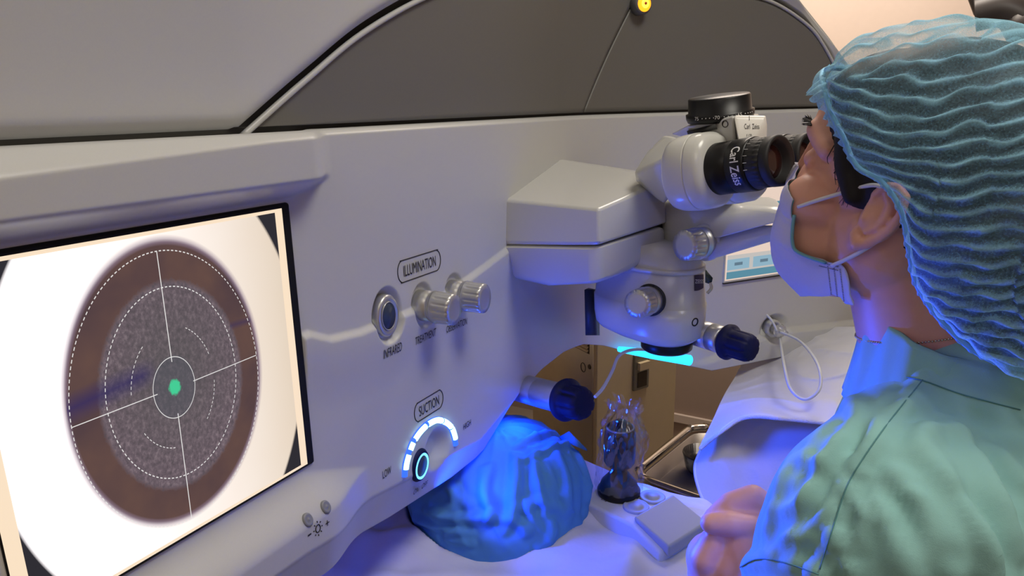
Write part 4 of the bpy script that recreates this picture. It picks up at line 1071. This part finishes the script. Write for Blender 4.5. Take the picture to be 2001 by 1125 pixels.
cm = grid(NR+1, NS, cap); at = cm.attributes.new('pleat', 'FLOAT', 'POINT'); at.data.foreach_set('value', att.reshape(-1).astype(np.float32))
def fabric(name, colr, lo, hi, deep):
    m = bpy.data.materials.new(name); m.use_nodes = True; nt = m.node_tree; b = nt.nodes['Principled BSDF']; o_ = nt.nodes['Material Output']
    b.inputs['Base Color'].default_value = colr; b.inputs['Roughness'].default_value = .8; b.inputs['Specular IOR Level'].default_value = .15
    a = nt.nodes.new('ShaderNodeAttribute'); a.attribute_name = 'pleat'
    tc = nt.nodes.new('ShaderNodeTexCoord'); n1 = nt.nodes.new('ShaderNodeTexNoise'); n1.inputs['Scale'].default_value = 700; n1.inputs['Detail'].default_value = 4; n1.inputs['Roughness'].default_value = .7
    nt.links.new(tc.outputs['Object'], n1.inputs['Vector'])
    mr = nt.nodes.new('ShaderNodeMapRange'); mr.inputs['From Min'].default_value = .35; mr.inputs['From Max'].default_value = .68; mr.inputs['To Min'].default_value = -.16; mr.inputs['To Max'].default_value = .14
    nt.links.new(n1.outputs['Fac'], mr.inputs['Value'])
    m2 = nt.nodes.new('ShaderNodeMapRange'); m2.inputs['To Min'].default_value = lo; m2.inputs['To Max'].default_value = hi; nt.links.new(a.outputs['Fac'], m2.inputs['Value'])
    ad = nt.nodes.new('ShaderNodeMath'); ad.operation = 'ADD'; ad.use_clamp = True; nt.links.new(mr.outputs[0], ad.inputs[0]); nt.links.new(m2.outputs[0], ad.inputs[1])
    tr = nt.nodes.new('ShaderNodeBsdfTransparent'); tl = nt.nodes.new('ShaderNodeBsdfTranslucent'); tl.inputs[0].default_value = colr
    mt = nt.nodes.new('ShaderNodeMixShader'); mt.inputs[0].default_value = .3; nt.links.new(b.outputs[0], mt.inputs[1]); nt.links.new(tl.outputs[0], mt.inputs[2])
    mx = nt.nodes.new('ShaderNodeMixShader'); nt.links.new(ad.outputs[0], mx.inputs[0]); nt.links.new(tr.outputs[0], mx.inputs[1]); nt.links.new(mt.outputs[0], mx.inputs[2])
    nt.links.new(mx.outputs[0], o_.inputs['Surface']); return m
M['nonwoven'] = fabric('blue_nonwoven', srgb(168, 224, 246), .24, .95, 0)
CAPo = put('bouffant_cap', cm, M['nonwoven'], SG, label='pale blue pleated see-through cap')
# elastic edge with ruffle
rf = np.zeros((NR*2+1, 7, 3)); 
for i in range(NR*2+1):
    x = i/2; i0 = int(x) % NR; i1 = (i0+1) % NR; R0 = RQ[i0]*(1-(x-int(x)))+RQ[i1]*(x-int(x)); a = nz(R0-K)
    tg = nz(RQ[(i0+1) % NR]-RQ[i0-1]); outn = nz(R0-K); side = nz(np.cross(tg, outn))
    if side.dot(PD) > 0: side = -side
    wv = .6*math.sin(i*.36+1.5*math.sin(i*.07)); w2_ = math.sin(i*.31+ph[8])
    L2 = .0085*(1+.25*w2_)*(.28+1.6*S((R0[0]-.0)/.09))
    for j in range(7):
        t = j/6; rf[i, j] = O+(R0+side*(L2*(t-.25))+outn*(.0022+.0026*wv*t**.8+.0012*math.sin(t*3)+(.004*math.sin(i*.045+1)*t if R0[0] > .05 else 0)))@RH
rm = grid(NR*2+1, 7, rf); at = rm.attributes.new('pleat', 'FLOAT', 'POINT'); at.data.foreach_set('value', np.full((NR*2+1)*7, .85, np.float32))
put('ruffled_edge', rm, M['nonwoven'], CAPo)
put('elastic_band', tube([O+(q+nz(q-K)*.0016)@RH for q in RQ[::6]], .0021, 8, 2, closed=True), mat('elastic', srgb(130, 190, 225), .8), CAPo)

# ---- face mask
CP = np.array([(.087, 0, .000), (.089, 0, -.014), (.089, 0, -.032), (.088, 0, -.055), (.085, 0, -.080), (.068, 0, -.101), (.042, 0, -.108)])
SE = np.array([(.056, .0595, -.013), (.052, .0605, -.028), (.047, .062, -.040), (.038, .062, -.052), (.012, .0625, -.049), (-.007, .063, -.045), (-.020, .058, -.076)])
nv, nu = 90, 121
def ptsat(A, n):
    Q = np.array(catmull(A, 30)); x = np.linspace(0, len(Q)-1, n); i = np.clip(x.astype(int), 0, len(Q)-2); t = (x-i)[:, None]
    return Q[i]*(1-t)+Q[i+1]*t
cpv, sev = ptsat(CP, nv), ptsat(SE, nv); mk = np.zeros((nv, nu, 3))
for j, s in enumerate(np.linspace(-1, 1, nu)):
    a = abs(s); ang = a*math.pi/2
    wl = math.sin(ang)**1.0; wf = 1-math.cos(ang)
    f = cpv[:, 0]+(sev[:, 0]-cpv[:, 0])*(wf*.58+a*.42); l = sev[:, 1]*(wl*.75+a*.25)*np.sign(s); u = cpv[:, 2]+(sev[:, 2]-cpv[:, 2])*a**1.5
    t = np.linspace(0, 1, nv)
    pl_ = .0012*np.abs(np.sin(t*math.pi*4.5))**.6
    bul = .004*np.sin(np.pi*t)*np.sin(np.pi*min(1, a*1.0))
    f = f+pl_+bul*.6; l = l+np.sign(s)*bul*.7
    mk[:, j] = O+np.stack([f, l, u], -1)@RH
for i in range(nv):
    for j in range(nu):
        q, n_, _, d_ = tb.find_nearest(Vector(mk[i, j])); q = np.array(q); n_ = np.array(n_); e = (mk[i, j]-q).dot(n_)
        s_a = abs(j/(nu-1)*2-1)
        if e > .004 and s_a > .3 and d_ < .04: mk[i, j] = mk[i, j]-n_*(e-.004)*.6*min(1, (s_a-.3)/.2)
        elif e < .003: mk[i, j] = mk[i, j]+n_*(.003-e)
mm = grid(nv, nu, mk); tm = tree(mm)
M['mask'] = noise(mat('mask_outer_white', srgb(205, 205, 222), .85, spec=.15), 400, .03, .15, bscale=900, dist=.0005)
MK = put('face_mask', mm, M['mask'], SG, label='white pleated face mask with ear loops'); sd = MK.modifiers.new('t', 'SOLIDIFY'); sd.thickness = .0006
inn_ = mk-(mk-(O+(np.array([.02, 0, -.05]))@RH))*0.022
put('mask_lining', grid(nv, nu, inn_), mat('teal_lining', srgb(120, 178, 190), .85), MK)
def skinpt(f, l, u, off=.001):
    q = W(f, .12*np.sign(l), u); h_ = tb.ray_cast(Vector(q), Vector(-L_ax*np.sign(l))); return np.array(h_[0])+L_ax*np.sign(l)*off
put('lining_fold', tube([O+q@RH for q in sev[12:62:8]], .0030, 8, 3, flat=.5), mat('teal_lining_edge', srgb(120, 178, 190), .85), MK)
M['loop'] = mat('white_elastic', (.72, .72, .76), .8)
for s in (1, -1):
    a0 = W(.052, .0615*s, -.017)
    P_ = [a0]+[skinpt(f, s, u, .0035) for f, u in ((.038, -.004), (.022, .010), (.008, .022))]+[W(-.004, .0775*s, .029), W(-.016, .076*s, .028)]
    put('ear_loop', tube(P_, .0024, 8, 6, flat=.7), M['loop'], MK)
    P_ = [W(.004, .0650*s, -.047), W(-.004, .0695*s, -.037), W(-.012, .0735*s, -.026), W(-.020, .0735*s, -.012)]
    put('ear_loop', tube(P_, .0024, 8, 6, flat=.7), M['loop'], MK)
# stitched dots on the mask's edge
stt = []
for x_, y0_, y1_ in ((1618, 520, 592), (1630, 524, 600), (1642, 526, 604)):
    for k in range(24):
        h_, n_ = hit(tm, x_+(y1_-y0_)*k/24*.12, y0_+(y1_-y0_)*k/24)
        if h_ is not None: stt.append(boxm(h_+n_*.0004, (.0010, .0006, .0006)))
for y_, x0_, x1_ in ((512, 1602, 1640), (519, 1602, 1640)):
    for k in range(12):
        h_, n_ = hit(tm, x0_+(x1_-x0_)*k/12, y_+(x0_+(x1_-x0_)*k/12-1602)*.25)
        if h_ is not None: stt.append(boxm(h_+n_*.0004, (.0010, .0006, .0006)))
if stt: put('edge_stitching', joinm(stt), mat('stitch_shadow', (.25, .27, .42), .8), MK, kind='stuff')

# ---- gown
gp = []
gp += chain([nb_-UP*.065+F_*-.005, SLj+UP*.012], [.054, .074], 28); gp += chain([nb_-UP*.065, SRj+UP*.012], [.062, .078], 28)
gp += chain([nb_-UP*.075-F_*.03, nb_-UP*.03-F_*.025], [.085, .070], 28)
RB = np.array([F_, L_ax, UP])
gp.append(ellp(nb_-UP*.27-F_*.01, (.125, .19, .225), RB, 40)); gp.append(ellp(nb_-UP*.55, (.15, .20, .22), RB, 40))
gp.append(ellp(nb_-UP*.12-F_*.07+L_ax*.05, (.07, .13, .10), RB, 32))
gp += chain([SLj, elb, wrl+nz(elb-wrl)*.03], [.082, .068, .042], 28); gp += chain([SRj, erb, wrr+nz(erb-wrr)*.03], [.080, .066, .042], 28)
gp += chain([hipc+L_ax*.09, hipc+L_ax*.15+F_*.34-UP*.03], [.10, .085], 28); gp += chain([hipc-L_ax*.09, hipc-L_ax*.15+F_*.34-UP*.03], [.10, .085], 28)
gp.append(ellp(hipc+F_*.2-UP*.06, (.22, .19, .09), RB, 32))
gm = blob(gp, .0042, 14, .5)
GF = [([(1655, 780), (1700, 830), (1740, 900)], .003, .007), ([(1870, 820), (1930, 930), (1990, 1060)], .0065, .008), ([(1820, 880), (1880, 980), (1940, 1110)], .0055, .008),
      ([(1620, 860), (1575, 950), (1520, 1040)], .003, .0055), ([(1650, 830), (1600, 930), (1575, 1010)], .003, .0055), ([(1540, 900), (1510, 980), (1490, 1060)], .003, .0055), ([(1600, 990), (1570, 1040), (1540, 1090)], .003, .0055),
      ([(1770, 870), (1830, 830), (1900, 850)], .004, .007), ([(1700, 990), (1750, 1050), (1770, 1120)], .0055, .007), ([(1665, 960), (1680, 1010), (1665, 1060)], .0045, .005), ([(1690, 930), (1720, 980), (1740, 1000)], .004, .005),
      ([(1880, 770), (1930, 800), (2000, 830)], .004, .007), ([(1730, 800), (1790, 790), (1830, 760)], .003, .006), ([(1760, 930), (1840, 1010), (1870, 1100)], .0045, .009),
      ([(1940, 880), (1990, 920), (2001, 930)], .005, .008), ([(1560, 890), (1610, 905), (1640, 890)], .003, .005), ([(1510, 1000), (1545, 985), (1585, 960)], .003, .005), ([(1625, 1050), (1645, 1080), (1650, 1120)], .0045, .005),
      ([(1500, 1075), (1540, 1050), (1570, 1045)], .0035, .005), ([(1580, 930), (1560, 1000), (1530, 1060)], .0035, .004), ([(1680, 800), (1640, 860), (1600, 900)], .003, .005), ([(1790, 980), (1810, 1050), (1800, 1120)], .004, .006),
      ([(1850, 760), (1900, 830), (1960, 880)], .004, .006), ([(1900, 1000), (1930, 1060), (1940, 1120)], .004, .006), ([(1630, 930), (1600, 1010), (1590, 1060)], .003, .004), ([(1720, 780), (1700, 850), (1670, 900)], .003, .005)]
folds(gm, GF)
co = getco(gm); nn = norms(gm)
ca = np.stack([co@nz([.6, .5, -.6])*.35, co@nz([.7, -.7, 0]), co@nz([.4, .4, .75])], -1)
ca[:, 0] *= .6
co += nn*(.0016*pnoise(co, 10, 3, 2)+.0024*(crumple(ca, 24, 8)-.3)+.0010*(crumple(ca[:, [1, 0, 2]]*[1, .5, 1], 60, 21)-.3)+.0004*pnoise(co, 120, 5, 2))[:, None]
setco(gm, co)
# seams: a low piped ridge with a groove beside it
tg = tree(gm)
SEAM = [[(1803, 742), (1740, 820), (1690, 890), (1655, 950), (1628, 1030), (1598, 1125)], [(1446, 1108), (1480, 1092), (1530, 1098), (1600, 1122)]]
for sm_ in SEAM:
    Pq = surfline(tg, sm_, 12); co = getco(gm); nn = norms(gm); d = segdist(co, Pq); co += nn*(.0036*np.exp(-((d)/.0075)**4)-.0015*np.exp(-((d-.012)/.004)**2))[:, None]; setco(gm, co)
M['gown'] = noise(mat('green_cotton', srgb(150, 200, 196), .88, spec=.15), 40, .06, .25, bscale=1400, dist=.0006)
tg = tree(gm)
GW = put('gown', gm, M['gown'], SG, label='pale green cotton surgical gown'); _s = GW.modifiers.new('soften', 'SMOOTH'); _s.iterations = 2; _s.factor = .5
M['thread'] = mat('seam_thread', srgb(92, 146, 150), .9)
for sm_ in SEAM+[[(1697, 742), (1740, 735), (1800, 742), (1880, 770), (2001, 802)]]:
    Pq = surfline(tg, sm_, 10)
    if len(Pq) > 3: put('seam', tube(list(Pq[::3]+nz(CAM-Pq.mean(0))*.0010), .0005, 6, 2), M['thread'], GW)
# standing collar band
th = np.linspace(0, 2*math.pi, 121); cb = np.zeros((121, 14, 3)); cc = nb_-UP*.004
for i, a in enumerate(th):
    w_ = 1+.020*math.sin(a*9+1)+.015*math.sin(a*17)
    for j in range(14):
        t = j/13; r = (.0575+.010*(1-t)**1.4)*w_
        cb[i, j] = cc+F_*(-.006)+F_*math.cos(a)*r*1.03+L_ax*math.sin(a)*r+UP*(-.045+.056*t+.003*math.sin(a*5+2)*t+.012*t*math.cos(a)+.020*max(0, math.sin(a))*(.4+.6*t))
cbm = grid(121, 14, cb); o = put('collar', cbm, M['gown'], GW); sd = o.modifiers.new('t', 'SOLIDIFY'); sd.thickness = .003
# bead chain
nk = []
for a in np.linspace(0, 2*math.pi, 150)[:-1]:
    q = cc+F_*math.cos(a)*.02+L_ax*math.sin(a)*.02+UP*(.026+.014*-math.cos(a)); dr = nz(F_*math.cos(a)+L_ax*math.sin(a))
    h_ = tb.ray_cast(Vector(q), Vector(dr))
    if h_[0] is None: continue
    V, Fc = ellp(np.array(h_[0])+dr*.0006, (.0010,)*3, None, 6); nk.append(mesh('b', V, Fc))
if nk: put('bead_necklace', joinm(nk), mat('silver', (.6, .55, .5), .25, 1), SG, kind='stuff')
# stool under the surgeon
sc_ = hipc-UP*.165
ST = thing('surgeon_stool', 'round grey stool hidden under the gowned surgeon', 'stool', (float(sc_[0]), float(sc_[1]), 0))
put('seat', lathe(sc_-UP*.05, UP, [(0, .15), (.01, .17), (.045, .17), (.055, .15), (.055, .001)], 40), M['rubber'], ST)
put('column', tube([np.array([*sc_[:2], .05]), sc_-UP*.05], .03, 16, 1), M['chrome'], ST)
for k in range(5):
    a = 2*math.pi*k/5; q = np.array([sc_[0]+.24*math.cos(a), sc_[1]+.24*math.sin(a), .06])
    l_ = put('leg', tube([np.array([*sc_[:2], .09]), q], .014, 10, 1), M['chrome'], ST)
    put('caster', lathe(q-UP*.03+[-.012*math.sin(a), .012*math.cos(a), 0], (math.sin(a), -math.cos(a), 0), [(0, .001), (0, .029), (.022, .029), (.022, .001)], 18), M['rubber'], l_)

# ---------------------------------------------------------------- patient
PT = thing('person', 'patient lying on the bed, head wrapped in a blue pleated cap under the machine', 'person', (-.85, 1.05, .74))
bd = nz([-.93, .36, 0]); sd_ = nz([.36, .93, 0])
pp = [ellp(hcn, (.095, .085, .085), RPt), ellp(hcn+bd*.06-UP*.01, (.085, .07, .075), RPt)]
pp += chain([hcn+bd*.08-UP*.03, hcn+bd*.22-UP*.05], [.055, .058]); pp.append(ellp(hcn+bd*.42-UP*.04, (.22, .19, .095), np.array([bd, sd_, UP])))
pp += chain([hcn+bd*.55-UP*.03, hcn+bd*1.0-UP*.04], [.12, .10]); pp += chain([hcn+bd*.28+sd_*.17-UP*.05, hcn+bd*.85+sd_*.2-UP*.07], [.05, .04]); pp += chain([hcn+bd*.28-sd_*.17-UP*.05, hcn+bd*.85-sd_*.2-UP*.07], [.05, .04])
put('body', blob(pp, .005, 6), skin, PT)
cq = [ellp(hcn-UP*.003, (.150, .138, .106), RPt, 40), ellp(hcn+D(1100, 940, 1.13)*0+RPt[0]*.03-UP*.012, (.125, .130, .108), RPt, 40), ellp(hcn-RPt[0]*.09-UP*.045, (.10, .09, .06), RPt, 32), ellp(hcn+RPt[0]*.050+RPt[1]*.02+UP*.020, (.095, .10, .078), RPt, 32)]
pm = blob(cq, .0028, 10)
PF = [([(1008, 870), (1060, 850), (1130, 845)], .006, .005), ([(1000, 905), (1050, 885), (1100, 868), (1140, 875)], .004, .004),
      ([(1010, 890), (1005, 950), (1000, 1010), (985, 1030)], .007, .007), ([(1040, 880), (1050, 940), (1065, 1000)], .005, .006), ([(1080, 870), (1105, 930), (1110, 1010)], .006, .007),
      ([(1120, 865), (1145, 930), (1145, 1000)], .005, .007), ([(950, 920), (945, 960), (960, 1000), (940, 1020)], .006, .007), ([(880, 930), (885, 985), (850, 1010)], .006, .007),
      ([(830, 1000), (880, 1015), (940, 1010), (1000, 1000)], .006, .006), ([(800, 1010), (850, 1030), (920, 1045)], .005, .005), ([(900, 1030), (870, 1050), (920, 1062)], .004, .005),
      ([(960, 1020), (1000, 1015), (1030, 1040)], .005, .006), ([(1020, 990), (1060, 980), (1100, 1000)], .004, .006), ([(1070, 1000), (1080, 1040), (1060, 1070)], .004, .007), ([(850, 965), (880, 955), (910, 985)], .005, .006)]
folds(pm, PF)
co = getco(pm); nn = norms(pm); rel = (co-hcn)@RPt.T
an = np.arctan2(rel[:, 1], rel[:, 0]); upper = S((rel[:, 2]+.05)/.08)
co += nn*(.0016*(crumple(rel*[1, 1, .4], 26, 11)-.3)+.0006*pnoise(co, 60, 4, 2)+.0016*(crumple(rel*[1, 1, .35], 60, 14)-.3)+.0030*upper*(1-np.abs(np.sin(an*8+1.5*np.sin(rel[:, 2]*25))))**2)[:, None]
setco(pm, co)
M['pcap'] = noise(mat('blue_wrap', srgb(88, 148, 205), .85, spec=.15), 60, .05, .2, bscale=900, dist=.0006)
put('wrapped_cap', pm, M['pcap'], PT, label='crumpled blue cap')
V, Fc = [], []
flap = hull([D(1088, 856, 1.12), D(1112, 842, 1.10), D(1147, 881, 1.09), D(1126, 872, 1.08), D(1118, 850, 1.12), D(1148, 878, 1.11)])
put('cap_tie', flap, M['pcap'], PT)

# ---------------------------------------------------------------- white drape over a table under the far wing
def clothgrid(ctrl, nu=120, nv=120, amp=.004, seed=1, sc=30):
    A = np.array([[D(*q) for q in row] for row in ctrl]); 
    B = np.array([ptsat(list(r), nv) for r in A])              # along rows
    G = np.zeros((nu, nv, 3))
    for j in range(nv): G[:, j] = ptsat(list(B[:, j]), nu)
    flat = G.reshape(-1, 3); dn_ = nz(CAM-flat.mean(0))
    flat = flat+dn_*(amp*(pnoise(flat, sc, seed, 3)+1.1*(crumple(flat, sc*.8, seed+1)-.3)))[:, None]
    return grid(nu, nv, flat.reshape(nu, nv, 3)), flat.reshape(nu, nv, 3)
DRT = [[(1462, 640, 1.72), (1450, 712, 1.62), (1420, 768, 1.47), (1392, 828, 1.385), (1367, 878, 1.335)],
       [(1495, 640, 1.72), (1482, 708, 1.60), (1452, 764, 1.465), (1432, 806, 1.385), (1412, 842, 1.335)],
       [(1540, 640, 1.72), (1532, 702, 1.58), (1505, 758, 1.455), (1485, 792, 1.385), (1462, 815, 1.345)],
       [(1610, 640, 1.70), (1612, 690, 1.56), (1592, 752, 1.445), (1572, 795, 1.375), (1552, 820, 1.335)],
       [(1730, 640, 1.66), (1730, 680, 1.53), (1725, 745, 1.42), (1715, 800, 1.36), (1700, 838, 1.315)]]
g1, G1 = clothgrid(DRT, 160, 140, .012, 5, 30)
g1c = sum(G1[:, -1])/160
WD = thing('white_drape', 'white drape with a frayed hem hanging from a table behind the surgeon\'s mask', 'drape', (float(g1c[0]), float(g1c[1]), .74))
o = put('top_sheet', g1, M['sheet'], WD); sd = o.modifiers.new('t', 'SOLIDIFY'); sd.thickness = .002
put('hem', tube([q for q in G1[::6, -1]], .0032, 8, 2), noise(mat('frayed_hem', (.6, .6, .64), .95), 500, .1, .8, bscale=600, dist=.003), o)
put('hem', tube([q for q in G1[0, 40::6]], .0026, 8, 2), M['sheet'], o)
DRB = [[(1374, 868, 1.40), (1358, 912, 1.38), (1366, 958, 1.36), (1384, 1000, 1.34), (1410, 1080, 1.32)],
       [(1412, 838, 1.41), (1405, 900, 1.38), (1412, 960, 1.365), (1430, 1020, 1.34), (1450, 1090, 1.32)],
       [(1468, 806, 1.42), (1470, 880, 1.40), (1478, 960, 1.38), (1490, 1030, 1.36), (1500, 1100, 1.34)],
       [(1560, 806, 1.41), (1560, 880, 1.38), (1565, 960, 1.36), (1570, 1030, 1.34), (1580, 1100, 1.33)],
       [(1690, 815, 1.39), (1690, 880, 1.36), (1690, 960, 1.34), (1690, 1030, 1.33), (1690, 1100, 1.32)]]
g2, G2 = clothgrid(DRB, 140, 140, .008, 9, 18)
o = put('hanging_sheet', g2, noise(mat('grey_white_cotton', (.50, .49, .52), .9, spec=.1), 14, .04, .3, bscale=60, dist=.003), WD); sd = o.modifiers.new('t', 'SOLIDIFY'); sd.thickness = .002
put('hem', tube([q for q in G2[0, ::6]], .0030, 8, 2), M['sheet'], o)
dt = D(1600, 760, 1.55); e1_ = nz([.8, -.3, 0]); e2_ = nz([.3, .8, 0])
TB_ = thing('side_table', 'small table completely covered by the white drape', 'table', (float(dt[0]), float(dt[1]), 0))
tc_2 = np.array([*onz(1610, 705, .84)[:2], 0])
put('table_top', hull([tc_2+e1_*a+e2_*b_+UP*z for a in (-.10, .16) for b_ in (-.06, .22) for z in (.80, .825)]), M['shell'], TB_)
for a in (-.08, .14):
    for b_ in (-.04, .20): put('leg', tube([tc_2+e1_*a+e2_*b_+UP*.0, tc_2+e1_*a+e2_*b_+UP*.8], .012, 10, 1), M['chrome'], TB_)
# hoses of the far port
fl = pc+nz([1, -.73, 0])*.012
FT = thing('suction_filter', 'clear round hose connector plugged into the port of the far wing', 'connector', tuple(map(float, fl)))
cl_ = mat('clear_plastic', (.8, .8, .8), .12, Transmission_Weight=.7, IOR=1.4)
put('connector_body', lathe(fl, (1, -.73, 0), [(-.02, .006), (0, .007), (.004, .014), (.010, .015), (.014, .012), (.020, .006), (.026, .005)], 14), cl_, FT)
dq = float(np.linalg.norm(fl-CAM))
put('hose', tube([D(1404, 560, dq+.02), D(1440, 568, dq), D(1470, 590, dq-.01), D(1505, 622, dq-.02), D(1518, 646, dq-.02)], .0024, 10, 8), M['hose'], FT)
put('hose', tube([D(1524, 648, dq-.03), D(1565, 668, dq-.09), D(1598, 712, 1.36), D(1602, 758, 1.33), D(1574, 780, 1.33), D(1545, 760, 1.34), D(1532, 712, 1.38), D(1524, 660, dq-.02)], .0027, 10, 8), M['hose'], FT)
